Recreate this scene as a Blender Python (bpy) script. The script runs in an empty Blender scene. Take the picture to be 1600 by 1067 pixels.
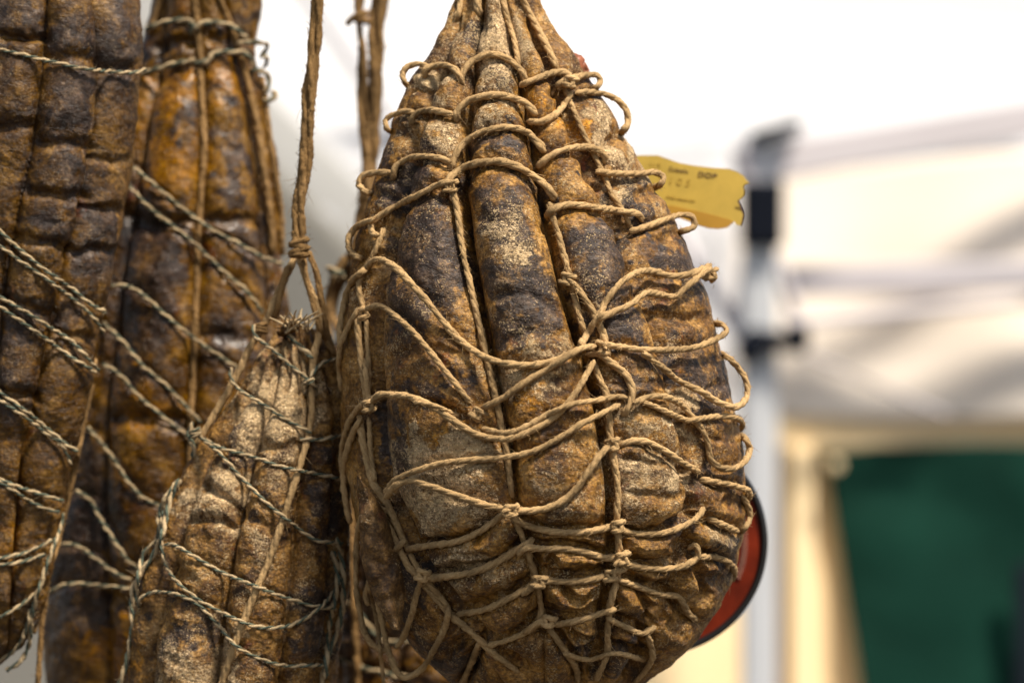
import bpy, math, random
import numpy as np
from mathutils import Vector, Matrix
from mathutils.bvhtree import BVHTree

# ------------------------------------------------------------------ camera, world, sun, exposure
SC = bpy.context.scene
FOCUS = 1.385
CZ = 1.60
K = 0.52 / 1600 / 1.4            # metres per photo pixel per metre of distance
cd = bpy.data.cameras.new('camera'); cam = bpy.data.objects.new('camera', cd)
SC.collection.objects.link(cam)
cam.location = (0, 0, CZ); cam.rotation_euler = (math.radians(90), 0, 0)
cd.sensor_width = 36; cd.lens = 36 / (1600 * K)
cd.clip_start = 0.05; cd.clip_end = 200
cd.dof.use_dof = True; cd.dof.focus_distance = FOCUS; cd.dof.aperture_fstop = 4.9
SC.camera = cam
EL, AZ = math.radians(61), math.radians(48)      # sun stands high, over the camera's right shoulder
w = bpy.data.worlds.new('World'); SC.world = w; w.use_nodes = True
nt = w.node_tree
sky = nt.nodes.new('ShaderNodeTexSky'); sky.sky_type = 'NISHITA'; sky.sun_disc = False
sky.sun_elevation = EL; sky.sun_rotation = math.radians(180) - AZ
bg = nt.nodes['Background']; bg.inputs[1].default_value = 0.05
hsw = nt.nodes.new('ShaderNodeHueSaturation'); hsw.inputs['Saturation'].default_value = 0.48   # hazy, bright day: pale sky light
nt.links.new(sky.outputs[0], hsw.inputs['Color']); nt.links.new(hsw.outputs[0], bg.inputs[0])
sd = bpy.data.lights.new('sun', 'SUN'); sun = bpy.data.objects.new('sun', sd)
SC.collection.objects.link(sun)
sd.energy = 2.7; sd.angle = math.radians(10); sd.color = (1, 0.91, 0.79)
sdir = Vector((math.sin(AZ) * math.cos(EL), -math.cos(AZ) * math.cos(EL), math.sin(EL)))  # towards the sun
sun.rotation_euler = sdir.to_track_quat('Z', 'Y').to_euler()
sun.location = (2, -3, 5)
vs = SC.view_settings
vs.view_transform = 'Standard'; vs.look = 'None'; vs.gamma = 1; vs.use_curve_mapping = False
vs.exposure = 1.42
SC.render.engine = 'CYCLES'
SC.cycles.use_denoising = True
SC.cycles.max_bounces = 6; SC.cycles.diffuse_bounces = 4; SC.cycles.glossy_bounces = 2
SC.cycles.transmission_bounces = 4; SC.cycles.caustics_reflective = False

random.seed(7)
rng = np.random.default_rng(7)

# ------------------------------------------------------------------ helpers
def P(px, py, Y):
    return np.stack([(np.asarray(px) - 800) * K * Y, np.asarray(Y) + 0 * np.asarray(px),
                     CZ + (533.5 - np.asarray(py)) * K * Y], -1)

def tag(o, label=None, cat=None, group=None, kind=None):
    if label: o['label'] = label
    if cat: o['category'] = cat
    if group: o['group'] = group
    if kind: o['kind'] = kind
    return o

def empty(name, loc):
    o = bpy.data.objects.new(name, None); SC.collection.objects.link(o)
    o.location = loc; o.empty_display_size = 0.05
    return o

def mesh_obj(name, verts, faces, mat, parent=None, smooth=True):
    me = bpy.data.meshes.new(name)
    verts = np.asarray(verts, dtype=np.float64)
    org = np.zeros(3)
    if parent is not None: org = np.array(parent.location)
    me.from_pydata((verts - org).tolist() if len(verts) < 20000 else [], [], faces if len(verts) < 20000 else [])
    if len(verts) >= 20000:
        f = np.asarray(faces, dtype=np.int32)
        k = f.shape[1]
        me.vertices.add(len(verts)); me.vertices.foreach_set('co', (verts - org).astype(np.float32).ravel())
        me.loops.add(f.size); me.loops.foreach_set('vertex_index', f.ravel())
        me.polygons.add(len(f)); me.polygons.foreach_set('loop_start', np.arange(0, f.size, k, dtype=np.int32))
        me.update(calc_edges=True)
    me.validate()
    if smooth: me.polygons.foreach_set('use_smooth', [True] * len(me.polygons))
    if isinstance(mat, (list, tuple)):
        for m in mat: me.materials.append(m)
    else: me.materials.append(mat)
    o = bpy.data.objects.new(name, me); SC.collection.objects.link(o)
    if parent is not None: o.parent = parent
    return o

def box_data(c, s, rot=None, bev=0):
    c = np.array(c); v = []
    for x in (-1, 1):
        for y in (-1, 1):
            for z in (-1, 1): v.append(np.array([x, y, z]) * np.array(s) / 2)
    v = np.array(v)
    if rot is not None: v = v @ np.array(rot.to_3x3()).T
    f = [(0, 1, 3, 2), (4, 6, 7, 5), (0, 4, 5, 1), (2, 3, 7, 6), (0, 2, 6, 4), (1, 5, 7, 3)]
    return v + c, f

def box_obj(name, c, s, mat, parent=None, rot=None, bev=0.004):
    v, f = box_data(c, s, rot)
    o = mesh_obj(name, v, f, mat, parent, smooth=False)
    if bev:
        m = o.modifiers.new('bevel', 'BEVEL'); m.width = bev; m.segments = 3
    return o

# vectorised gradient noise --------------------------------------------------
_perm = rng.permutation(4096).astype(np.int64)
_grad = rng.normal(size=(4096, 3)); _grad /= np.linalg.norm(_grad, axis=1)[:, None]
_grad = _grad.astype(np.float32)
def _h(i, j, k):
    return _perm[(_perm[(_perm[i & 4095] + j) & 4095] + k) & 4095]
def noise3(p, f, off=0.0):
    q = p * f + off
    i = np.floor(q).astype(np.int64); t = (q - i).astype(np.float32)
    s = t * t * t * (t * (t * 6 - 15) + 10)
    out = 0
    for a in (0, 1):
        wx = s[:, 0] if a else 1 - s[:, 0]
        for b in (0, 1):
            wy = s[:, 1] if b else 1 - s[:, 1]
            for c in (0, 1):
                wz = s[:, 2] if c else 1 - s[:, 2]
                g = _grad[_h(i[:, 0] + a, i[:, 1] + b, i[:, 2] + c)]
                d = g[:, 0] * (t[:, 0] - a) + g[:, 1] * (t[:, 1] - b) + g[:, 2] * (t[:, 2] - c)
                out = out + wx * wy * wz * d
    return out * 1.5
def fbm(p, f, n=4, g=0.5, off=0.0):
    r = 0; a = 1
    for k in range(n):
        r = r + a * noise3(p, f, off + 17.3 * k); f *= 2.03; a *= g
    return r

def smooth1(a, s):
    if s <= 0: return a
    r = int(3 * s) + 1
    k = np.exp(-0.5 * (np.arange(-r, r + 1) / s) ** 2); k /= k.sum()
    return np.convolve(np.pad(a, r, mode='edge'), k, mode='valid')

def catmull(pts, step):
    p = np.asarray(pts, float)
    if len(p) == 2: p = np.array([p[0], (p[0] + p[1]) / 2, p[1]])
    q = np.vstack([2 * p[0] - p[1], p, 2 * p[-1] - p[-2]])
    out = []
    for i in range(1, len(q) - 2):
        d = np.linalg.norm(q[i + 1, :2] - q[i, :2]); n = max(2, int(d / step))
        # centripetal-ish via uniform with limited overshoot
        t = np.linspace(0, 1, n, endpoint=False)[:, None]
        p0, p1, p2, p3 = q[i - 1], q[i], q[i + 1], q[i + 2]
        L0 = max(np.linalg.norm(p1[:2] - p0[:2]), 1e-3); L2 = max(np.linalg.norm(p3[:2] - p2[:2]), 1e-3); L1 = max(d, 1e-3)
        m1 = ((p1 - p0) / L0 * L1 + (p2 - p1)) / 2 * (1.0); m2 = ((p2 - p1) + (p3 - p2) / L2 * L1) / 2
        out.append((2 * t**3 - 3 * t**2 + 1) * p1 + (t**3 - 2 * t**2 + t) * m1 + (-2 * t**3 + 3 * t**2) * p2 + (t**3 - t**2) * m2)
    out.append(q[-2][None])
    return np.vstack(out)

# ------------------------------------------------------------------ materials
def new_mat(name):
    m = bpy.data.materials.new(name); m.use_nodes = True
    return m, m.node_tree, m.node_tree.nodes['Principled BSDF']

class NB:
    """tiny node-building helper"""
    def __init__(s, nt): s.nt = nt
    def n(s, t, **kw):
        x = s.nt.nodes.new(t)
        for k, v in kw.items(): setattr(x, k, v)
        return x
    def set(s, sock, v):
        if hasattr(v, 'is_output'): s.nt.links.new(v, sock)
        else: sock.default_value = v
    def math(s, op, a, b=0.0, clamp=False):
        x = s.n('ShaderNodeMath', operation=op, use_clamp=clamp); s.set(x.inputs[0], a); s.set(x.inputs[1], b)
        return x.outputs[0]
    def noise(s, vec, scale, detail=6, rough=0.6, dist=0.0):
        x = s.n('ShaderNodeTexNoise'); s.set(x.inputs['Vector'], vec)
        x.inputs['Scale'].default_value = scale; x.inputs['Detail'].default_value = detail
        x.inputs['Roughness'].default_value = rough; x.inputs['Distortion'].default_value = dist
        return x.outputs['Fac']
    def ss(s, v, a, b):
        x = s.n('ShaderNodeMapRange', interpolation_type='SMOOTHSTEP'); s.set(x.inputs[0], v)
        x.inputs[1].default_value = a; x.inputs[2].default_value = b
        return x.outputs[0]
    def mix(s, f, a, b, blend='MIX'):
        x = s.n('ShaderNodeMix', data_type='RGBA', blend_type=blend); s.set(x.inputs[0], f)
        s.set(x.inputs[6], a if hasattr(a, 'is_output') else (*a, 1)); s.set(x.inputs[7], b if hasattr(b, 'is_output') else (*b, 1))
        return x.outputs[2]
    def ramp(s, v, stops):
        x = s.n('ShaderNodeValToRGB'); s.set(x.inputs[0], v); e = x.color_ramp.elements
        while len(e) > 1: e.remove(e[-1])
        e[0].position = stops[0][0]; e[0].color = (*stops[0][1], 1)
        for p, c in stops[1:]:
            k = e.new(p); k.color = (*c, 1)
        return x.outputs[0]

def skin_mat(name, seed, amber=0.5, mould=0.5, crust=0.5, dark=1.0, freq=1.0, speck=1.0, rough=0.42, sat=1.12, bump=1.0):
    m, nt, bs = new_mat(name); b = NB(nt)
    tc = b.n('ShaderNodeTexCoord'); mp = b.n('ShaderNodeMapping'); nt.links.new(tc.outputs['Object'], mp.inputs[0])
    mp.inputs['Location'].default_value = (seed * 1.7, seed * 0.9, seed * 2.3)
    mp.inputs['Scale'].default_value = (freq,) * 3
    V = mp.outputs[0]
    V0 = tc.outputs['Object']
    mw = b.n('ShaderNodeMapping'); nt.links.new(V0, mw.inputs[0]); mw.inputs['Scale'].default_value = (1, 1, 2.6)
    wrk = b.math('ABSOLUTE', b.math('SUBTRACT', b.noise(mw.outputs[0], 95, 5, 0.6, 0.8), 0.5))
    wrk = b.ss(wrk, 0.0, 0.05)
    at = b.n('ShaderNodeAttribute', attribute_name='stain_and_shade'); sp = b.n('ShaderNodeSeparateColor')
    nt.links.new(at.outputs['Color'], sp.inputs[0])
    pale, drk, amb = sp.outputs[0], sp.outputs[1], sp.outputs[2]
    big = b.noise(V, 22, 5, 0.62, 0.7)
    big2 = b.noise(V, 34.1, 6, 0.66, 1.0)
    mid = b.noise(V, 120, 8, 0.70, 0.5)
    mid2 = b.noise(V, 210, 7, 0.72, 0.3)
    grain = b.noise(V0, 850, 4, 0.7)
    grain2 = b.noise(V0, 1700, 3, 0.7)
    D = dark
    base = b.ramp(b.math('ADD', b.math('MULTIPLY', big2, 0.65), b.math('MULTIPLY', mid, 0.35)),
                  [(0.36, (0.028 * D, 0.015 * D, 0.008 * D)), (0.44, (0.090 * D, 0.046 * D, 0.018 * D)), (0.50, (0.19 * D, 0.105 * D, 0.042 * D)),
                   (0.57, (0.34 * D, 0.205 * D, 0.092 * D)), (0.66, (0.46 * D, 0.315 * D, 0.18 * D))])
    # dry pale skin
    pf = b.ss(b.math('ADD', b.math('MULTIPLY', pale, 1.0), b.math('ADD', b.math('MULTIPLY', mid, 0.5), b.math('MULTIPLY', big, 0.4))), 0.66, 0.95)
    pcol = b.ramp(b.math('ADD', b.math('MULTIPLY', mid2, 0.6), b.math('MULTIPLY', grain, 0.4)), [(0.36, (0.24, 0.145, 0.07)), (0.46, (0.44, 0.30, 0.165)), (0.58, (0.60, 0.45, 0.29)), (0.68, (0.74, 0.61, 0.44))])
    base = b.mix(b.math('MULTIPLY', pf, 0.9), base, pcol)
    # translucent amber fat
    fa = b.ss(b.math('ADD', b.math('ADD', amb, b.math('MULTIPLY', mid, 0.35)), b.math('MULTIPLY', big, 0.6)), 1.12 - 0.45 * amber, 1.42 - 0.45 * amber)
    base = b.mix(fa, base, b.ramp(mid, [(0.3, (0.21 * D, 0.090 * D, 0.022 * D)), (0.7, (0.52 * D, 0.27 * D, 0.085 * D))]))
    # reddish lean showing through
    red = b.ss(b.noise(V, 48.7, 6, 0.6, 1.2), 0.60, 0.72)
    base = b.mix(b.math('MULTIPLY', red, 0.75), base, (0.17 * D, 0.062 * D, 0.036 * D))
    # dark purple-grey mould, plus shade painted in through the drk mask
    dm = b.math('ADD', b.math('ADD', b.math('MULTIPLY', big, 0.75), b.math('MULTIPLY', mid2, 0.55)), drk)
    dm = b.ss(dm, 0.95 - 0.30 * mould, 1.10 - 0.30 * mould)
    dcol = b.ramp(mid, [(0.35, (0.010, 0.007, 0.006)), (0.5, (0.030, 0.020, 0.016)), (0.58, (0.080, 0.056, 0.043)), (0.68, (0.18, 0.13, 0.092))])
    col = b.mix(b.math('MULTIPLY', dm, 0.94), base, dcol)
    # olive-ochre powder on top of everything
    om = b.ss(b.math('ADD', b.noise(V, 61.3, 9, 0.74, 0.4), b.math('MULTIPLY', grain, 0.35)), 0.70, 0.86)
    col = b.mix(b.math('MULTIPLY', om, 0.6), col, (0.27 * D, 0.165 * D, 0.080 * D))
    # pale crust, broken into grains
    cm = b.math('ADD', b.math('ADD', b.math('MULTIPLY', b.noise(V, 40.9, 8, 0.72, 0.6), 0.8), b.math('MULTIPLY', grain, 0.75)),
                b.math('ADD', b.math('MULTIPLY', pale, 0.45), b.math('MULTIPLY', b.math('MULTIPLY', drk, -0.10), 1.0)))
    cf = b.ss(cm, 1.02 - 0.16 * crust, 1.16 - 0.16 * crust)
    ccol = b.ramp(grain2, [(0.3, (0.38, 0.255, 0.135)), (0.5, (0.58, 0.43, 0.27)), (0.7, (0.74, 0.61, 0.45))])
    col = b.mix(b.math('MULTIPLY', cf, 0.85), col, ccol)
    # pin holes and dark specks
    hole = b.ss(b.noise(V, 330, 3, 0.6, 0.2), 0.68, 0.74)
    col = b.mix(b.math('MULTIPLY', hole, 0.8), col, (0.02, 0.013, 0.01))
    # granular salt and mould crystals
    gmod = b.ramp(b.math('ADD', b.math('MULTIPLY', grain, 0.5), b.math('MULTIPLY', b.noise(V, 480, 3, 0.6), 0.5)), [(0.36, (0.26, 0.23, 0.21)), (0.49, (0.95, 0.93, 0.9)), (0.64, (1.95, 1.95, 1.9))])
    col = b.mix(0.85, col, gmod, 'MULTIPLY')
    spk = b.math('ADD', b.math('MULTIPLY', b.noise(V, 1000, 2, 0.5), 1.0), b.math('ADD', b.math('MULTIPLY', b.noise(V, 60, 6, 0.72), 0.9), b.math('MULTIPLY', pale, 0.16)))
    sf = b.ss(spk, 1.13 - 0.05 * crust, 1.19 - 0.05 * crust)
    col = b.mix(b.math('MULTIPLY', b.math('SUBTRACT', 1.0, wrk), 0.35), col, (0.04, 0.022, 0.012))
    col = b.mix(b.math('MULTIPLY', sf, 0.8 * speck), col, b.mix(mid2, (0.36, 0.25, 0.13), (0.66, 0.52, 0.34)))
    hs = b.n('ShaderNodeHueSaturation'); hs.inputs['Saturation'].default_value = sat; nt.links.new(col, hs.inputs['Color']); col = hs.outputs[0]
    nt.links.new(col, bs.inputs['Base Color'])
    rg = b.math('ADD', rough, b.math('ADD', b.math('MULTIPLY', cf, 0.35), b.math('MULTIPLY', mid2, 0.25)))
    nt.links.new(rg, bs.inputs['Roughness'])
    bs.inputs['Specular IOR Level'].default_value = 0.42
    h = b.math('ADD', b.math('MULTIPLY', mid, 1.0), b.math('MULTIPLY', mid2, 0.7))
    h = b.math('ADD', h, b.math('MULTIPLY', grain, 0.40)); h = b.math('ADD', h, b.math('MULTIPLY', wrk, 0.22))
    h = b.math('ADD', h, b.math('MULTIPLY', cf, 0.30))
    h = b.math('ADD', h, b.math('MULTIPLY', b.math('MULTIPLY', cf, grain2), 0.5))
    h = b.math('ADD', h, b.math('MULTIPLY', sf, 0.28))
    h = b.math('SUBTRACT', h, b.math('MULTIPLY', hole, 0.6))
    bp = b.n('ShaderNodeBump'); bp.inputs['Strength'].default_value = 1.0; bp.inputs['Distance'].default_value = 0.0009 * bump
    nt.links.new(h, bp.inputs['Height']); nt.links.new(bp.outputs[0], bs.inputs['Normal'])
    return m

def cord_mat(name, col, dark=0.5):
    m, nt, bs = new_mat(name); b = NB(nt)
    tc = b.n('ShaderNodeTexCoord'); V = tc.outputs['Object']
    n1 = b.noise(V, 70, 5, 0.6); n2 = b.noise(V, 900, 4, 0.7); n3 = b.noise(V, 2600, 2, 0.6)
    n0 = b.noise(V, 16, 4, 0.6, 0.5)
    c = b.ramp(b.math('ADD', b.math('MULTIPLY', n1, 0.3), b.math('ADD', b.math('MULTIPLY', n2, 0.4), b.math('MULTIPLY', n0, 0.3))),
               [(0.32, tuple(x * dark for x in col)), (0.5, col), (0.68, tuple(min(0.8, x * 1.45 + 0.03) for x in col))])
    c = b.mix(b.math('MULTIPLY', b.ss(b.noise(V, 38, 5, 0.65, 0.4), 0.47, 0.62), 0.62), c, tuple(x * 0.42 for x in col))
    nt.links.new(c, bs.inputs['Base Color'])
    bs.inputs['Roughness'].default_value = 0.9; bs.inputs['Specular IOR Level'].default_value = 0.2
    bp = b.n('ShaderNodeBump'); bp.inputs['Strength'].default_value = 0.8; bp.inputs['Distance'].default_value = 0.0006
    nt.links.new(b.math('ADD', n2, b.math('MULTIPLY', n3, 0.5)), bp.inputs['Height']); nt.links.new(bp.outputs[0], bs.inputs['Normal'])
    return m

def plain_mat(name, col, rough=0.6, var=0.12, scale=3.0, translucent=0.0, bump=0.0, spec=0.5):
    m, nt, bs = new_mat(name); b = NB(nt); bs.inputs['Specular IOR Level'].default_value = spec
    tc = b.n('ShaderNodeTexCoord')
    n1 = b.noise(tc.outputs['Object'], scale, 5, 0.55, 0.3)
    c = b.ramp(n1, [(0.3, tuple(x * (1 - var) for x in col)), (0.7, tuple(min(1, x * (1 + var)) for x in col))])
    nt.links.new(c, bs.inputs['Base Color']); bs.inputs['Roughness'].default_value = rough
    if bump:
        bp = b.n('ShaderNodeBump'); bp.inputs['Distance'].default_value = bump
        nt.links.new(n1, bp.inputs['Height']); nt.links.new(bp.outputs[0], bs.inputs['Normal'])
    if translucent:
        t = b.n('ShaderNodeBsdfTranslucent'); nt.links.new(c, t.inputs[0])
        mx = b.n('ShaderNodeMixShader'); mx.inputs[0].default_value = translucent
        out = nt.nodes['Material Output']
        nt.links.new(bs.outputs[0], mx.inputs[1]); nt.links.new(t.outputs[0], mx.inputs[2]); nt.links.new(mx.outputs[0], out.inputs[0])
    return m

M_JUTE = cord_mat('jute', (0.45, 0.29, 0.13))
M_JUTE2 = cord_mat('jute_shaded', (0.26, 0.150, 0.055))  # darker jute: the backlit, shaded look of the left cords is in the colour
M_CREAM = cord_mat('twine_cream', (0.46, 0.34, 0.19))
M_GREEN = cord_mat('twine_green', (0.10, 0.12, 0.085))

# ------------------------------------------------------------------ background: market gazebo and stalls
M_WHITE = plain_mat('white_tent_cloth', (0.86, 0.86, 0.87), 0.8, 0.03, 1.2, translucent=0.5)
M_ROOF = plain_mat('stall_roof_cloth', (0.88, 0.86, 0.82), 0.8, 0.03, 1.2, translucent=0.62)
M_CREAMC = plain_mat('cream_tent_cloth', (0.86, 0.66, 0.38), 0.8, 0.04, 1.5)
M_PALEC = plain_mat('pale_cream_cloth', (0.80, 0.71, 0.60), 0.8, 0.05, 1.5)
M_SHADE_STEP = plain_mat('half_shade_cloth', (0.52, 0.51, 0.48), 0.8, 0.05, 1.5)  # in-between grey, paints one step of the cloth's fade into shade
M_GREY = plain_mat('grey_tent_cloth', (0.19, 0.18, 0.155), 0.8, 0.06, 1.5)
M_BAR = plain_mat('painted_tube', (0.56, 0.52, 0.53), 0.6, 0.05, 4)
M_POLE = plain_mat('pale_pole', (0.62, 0.63, 0.64), 0.6, 0.05, 4)
M_BLACK = plain_mat('dark_joint', (0.006, 0.008, 0.014), 0.8, 0.1, 20, spec=0.1)
M_TARP = plain_mat('green_tarp', (0.004, 0.026, 0.017), 0.9, 0.25, 5, bump=0.02, spec=0.08)

def quad_sheet(name, pts, mat, parent=None, n=40, ripple=0.0, freq=(9, 5), thick=0.002, seed=0):
    """cloth sheet through four corners (world), with soft folds and real thickness"""
    a, b_, c, d = [np.array(p, float) for p in pts]
    u, v = np.meshgrid(np.linspace(0, 1, n), np.linspace(0, 1, n))
    u = u.ravel()[:, None]; v = v.ravel()[:, None]
    p = (1 - u) * (1 - v) * a + u * (1 - v) * b_ + u * v * c + (1 - u) * v * d
    nr = np.cross(b_ - a, d - a); nr /= np.linalg.norm(nr)
    if ripple:
        h = np.sin(freq[0] * u + 2.2 * np.sin(freq[1] * v + seed) + seed) * ripple + fbm(p, 1.3, 3, 0.5, seed)[:, None] * ripple
        p = p + nr * h
    f = [(j * n + i, j * n + i + 1, (j + 1) * n + i + 1, (j + 1) * n + i) for j in range(n - 1) for i in range(n - 1)]
    o = mesh_obj(name, p, f, mat, parent)
    m = o.modifiers.new('thickness', 'SOLIDIFY'); m.thickness = thick
    return o

def W(px, py, Y): return P(px, py, Y)

# roof of the stall the hams hang under (above the picture)
if 0:
  t = empty('stall_canopy', (0, 0.4, 2.75)); tag(t, 'white cloth stall roof stretched above the hanging hams', 'canopy')
if 0: quad_sheet('roof_cloth', [(-2.6, -1.2, 2.55), (1.9, -1.2, 2.55), (1.9, 2.3, 2.95), (-2.6, 2.3, 2.95)], M_ROOF, t, 30, 0.03)

# white gazebo beyond
g = empty('market_gazebo', tuple(W(1185, 1500, 4.0))); tag(g, 'blurred white market gazebo with pale pole, dark joints and roof bars', 'gazebo')
def bar(name, a, b_, h, d, mat, par, bev=0.006):
    a = Vector(a); b_ = Vector(b_); v = b_ - a
    q = v.to_track_quat('X', 'Z').to_matrix()
    return box_obj(name, (a + b_) / 2, (v.length, d, h), mat, par, q, bev)
px_m = K * 4.35
pole = bar('pole', W(1186, 1500, 4.35), W(1186, 385, 4.35), 0.055, 0.055, M_POLE, g, 0.008)
bar('upper_pole', W(1188, 300, 4.37), W(1188, 215, 4.37), 0.04, 0.04, M_POLE, g)
box_obj('joint', W(1190, 335, 4.33), (66 * px_m, 0.06, 104 * px_m), M_BLACK, g, None, 0.01)
box_obj('joint', W(1212, 532, 4.33), (100 * px_m, 0.07, 30 * px_m), M_BLACK, g, Matrix.Rotation(math.radians(8), 3, 'Y'), 0.012)
box_obj('joint', W(1172, 545, 4.32), (40 * px_m, 0.06, 44 * px_m), M_BLACK, g, None, 0.012)
box_obj('joint', W(1246, 528, 4.32), (34 * px_m, 0.06, 44 * px_m), M_BLACK, g, None, 0.012)
box_obj('joint', W(1212, 206, 4.35), (86 * px_m, 0.06, 20 * px_m), M_BLACK, g, Matrix.Rotation(math.radians(-16), 3, 'Y'), 0.012)
bar('roof_bar_or_fold_shade', W(1150, 262, 4.35), W(1760, 160, 4.62), 62 * px_m, 0.03, M_BAR, g)
bar('roof_bar_or_fold_shade', W(1225, 440, 4.50), W(1760, 425, 4.55), 50 * px_m, 0.03, M_BAR, g)
bar('roof_bar_or_fold_shade', W(1225, 505, 4.40), W(1760, 455, 4.6), 18 * px_m, 0.02, M_BAR, g)
bar('scissor_bar', W(1240, 545, 4.48), W(1480, 650, 4.55), 7 * px_m, 0.012, M_BAR, g)
bar('scissor_bar', W(1212, 400, 4.38), W(1252, 520, 4.42), 20 * px_m, 0.02, M_BAR, g)
bar('scissor_bar', W(1168, 400, 4.38), W(1150, 530, 4.42), 16 * px_m, 0.02, M_BAR, g)
bar('scissor_bar', W(1165, 540, 4.35), W(1020, 300, 4.58), 22 * px_m, 0.02, M_BAR, g)
M_FOLD = plain_mat('fold_shade_tube', (0.62, 0.61, 0.63), 0.6, 0.05, 4)  # grey for bars that paint in soft canopy folds, and a faint beam
bar('roof_bar_or_fold_shade', W(440, -60, 4.62), W(690, 300, 4.64), 26 * px_m, 0.02, M_FOLD, g)  # added bar, its grey draws the shading of a diagonal canopy fold
bar('roof_bar_or_fold_shade', W(860, -60, 4.62), W(1010, 120, 4.64), 10 * px_m, 0.02, M_FOLD, g)
bar('roof_bar_or_fold_shade', W(1180, -20, 4.62), W(1700, 20, 4.64), 14 * px_m, 0.02, M_FOLD, g)
quad_sheet('canopy', [W(-300, 235, 4.7), W(2000, 235, 4.7), W(2300, -900, 6.5), W(-700, -900, 6.5)], M_WHITE, g, 60, 0.02, (5, 4))
quad_sheet('valance', [W(1130, 655, 4.60), W(2100, 655, 4.60), W(2100, 205, 4.70), W(1130, 275, 4.70)], M_PALEC, g, 40, 0.015, (14, 2))
quad_sheet('back_cloth', [W(200, 680, 4.50), W(1150, 680, 4.50), W(1150, 215, 4.68), W(200, 215, 4.68)], M_WHITE, g, 30, 0.02)

quad_sheet('shade_step_strip', [W(-400, 460, 4.60), W(760, 620, 4.60), W(760, 480, 4.62), W(-400, -680, 4.62)], M_SHADE_STEP, g, 40, 0.01, (6, 2))  # added strip: shade gradient between white cloth and curtain, done in colour
gs = quad_sheet('side_curtain', [W(-400, 1500, 4.5), W(760, 1500, 4.5), W(760, 590, 4.56), W(-400, -570, 4.56)], M_GREY, None, 40, 0.01, (6, 2))
tag(gs, 'blurred grey cloth side curtain behind the left hams', 'curtain')

c = empty('cream_stall', tuple(W(1400, 1500, 4.5))); tag(c, 'blurred cream stall front framing a green tarpaulin', 'stall')
quad_sheet('cream_wall', [W(900, 1500, 4.42), W(2200, 1500, 4.42), W(2200, 645, 4.66), W(900, 645, 4.66)], M_CREAMC, c, 30, 0.01)
bar('crossbar', W(1205, 672, 4.6), W(1900, 668, 4.75), 0.065, 0.04, M_CREAMC, c)
tp = quad_sheet('tarpaulin', [W(1358, 1160, 4.47), W(1680, 1160, 4.47), W(1680, 694, 4.6), W(1284, 694, 4.6)], M_TARP, c, 60, 0.008, (7, 5), 0.003, 2)
bar('tarpaulin_post', W(1598, 1400, 4.36), W(1602, 880, 4.5), 0.016, 0.03, M_BLACK, c)
bar('corner_post', W(1255, 1500, 4.38), W(1252, 700, 4.6), 0.06, 0.04, M_CREAMC, c)
box_obj('eyelet', W(1305, 726, 4.5), (0.02, 0.01, 0.02), M_CREAMC, c, None, 0.008)

gr = quad_sheet('ground', [(-30, -30, 0), (30, -30, 0), (30, 40, 0), (-30, 40, 0)], plain_mat('paving', (0.055, 0.045, 0.035), 0.85, 0.3, 2), None, 10)
gr['kind'] = 'structure'

# ------------------------------------------------------------------ cords: real twisted strands
def tube(path, rad, sides=6, flat=None):
    """tube mesh along path; rad scalar or array"""
    path = np.asarray(path); n = len(path)
    tg = np.gradient(path, axis=0); tg /= np.maximum(np.linalg.norm(tg, axis=1), 1e-9)[:, None]
    u = np.cross(tg[0], [0.13, 0.9, 0.4]); u /= np.linalg.norm(u)
    U = np.zeros_like(path); U[0] = u
    for i in range(1, n):
        u = U[i - 1] - tg[i] * np.dot(U[i - 1], tg[i]); U[i] = u / max(np.linalg.norm(u), 1e-9)
    Vv = np.cross(tg, U)
    rad = np.broadcast_to(rad, (n,))
    a = np.linspace(0, 2 * np.pi, sides, endpoint=False)
    v = path[:, None, :] + rad[:, None, None] * (np.cos(a)[None, :, None] * U[:, None, :] + np.sin(a)[None, :, None] * Vv[:, None, :])
    v = v.reshape(-1, 3)
    i = np.arange(n - 1)[:, None] * sides; j = np.arange(sides)[None, :]; j2 = (j + 1) % sides
    f = np.stack([i + j, i + j2, i + sides + j2, i + sides + j], -1).reshape(-1, 4)
    return v, f, U, Vv, tg

class Geo:
    def __init__(s): s.v = []; s.f = []; s.m = []; s.n = 0
    def add(s, v, f, mi=0):
        s.v.append(v); s.f.append(np.asarray(f) + s.n); s.m.append(np.full(len(f), mi, dtype=np.int32)); s.n += len(v)
    def obj(s, name, mats, parent):
        v = np.vstack(s.v); f = np.vstack(s.f)
        me = bpy.data.meshes.new(name)
        org = np.array(parent.location) if parent is not None else np.zeros(3)
        me.vertices.add(len(v)); me.vertices.foreach_set('co', (v - org).astype(np.float32).ravel())
        me.loops.add(f.size); me.loops.foreach_set('vertex_index', f.astype(np.int32).ravel())
        me.polygons.add(len(f)); me.polygons.foreach_set('loop_start', np.arange(0, f.size, 4, dtype=np.int32))
        me.polygons.foreach_set('material_index', np.concatenate(s.m))
        me.update(calc_edges=True); me.polygons.foreach_set('use_smooth', [True] * len(f))
        for m in mats: me.materials.append(m)
        o = bpy.data.objects.new(name, me); SC.collection.objects.link(o)
        if parent is not None: o.parent = parent
        return o

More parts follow.
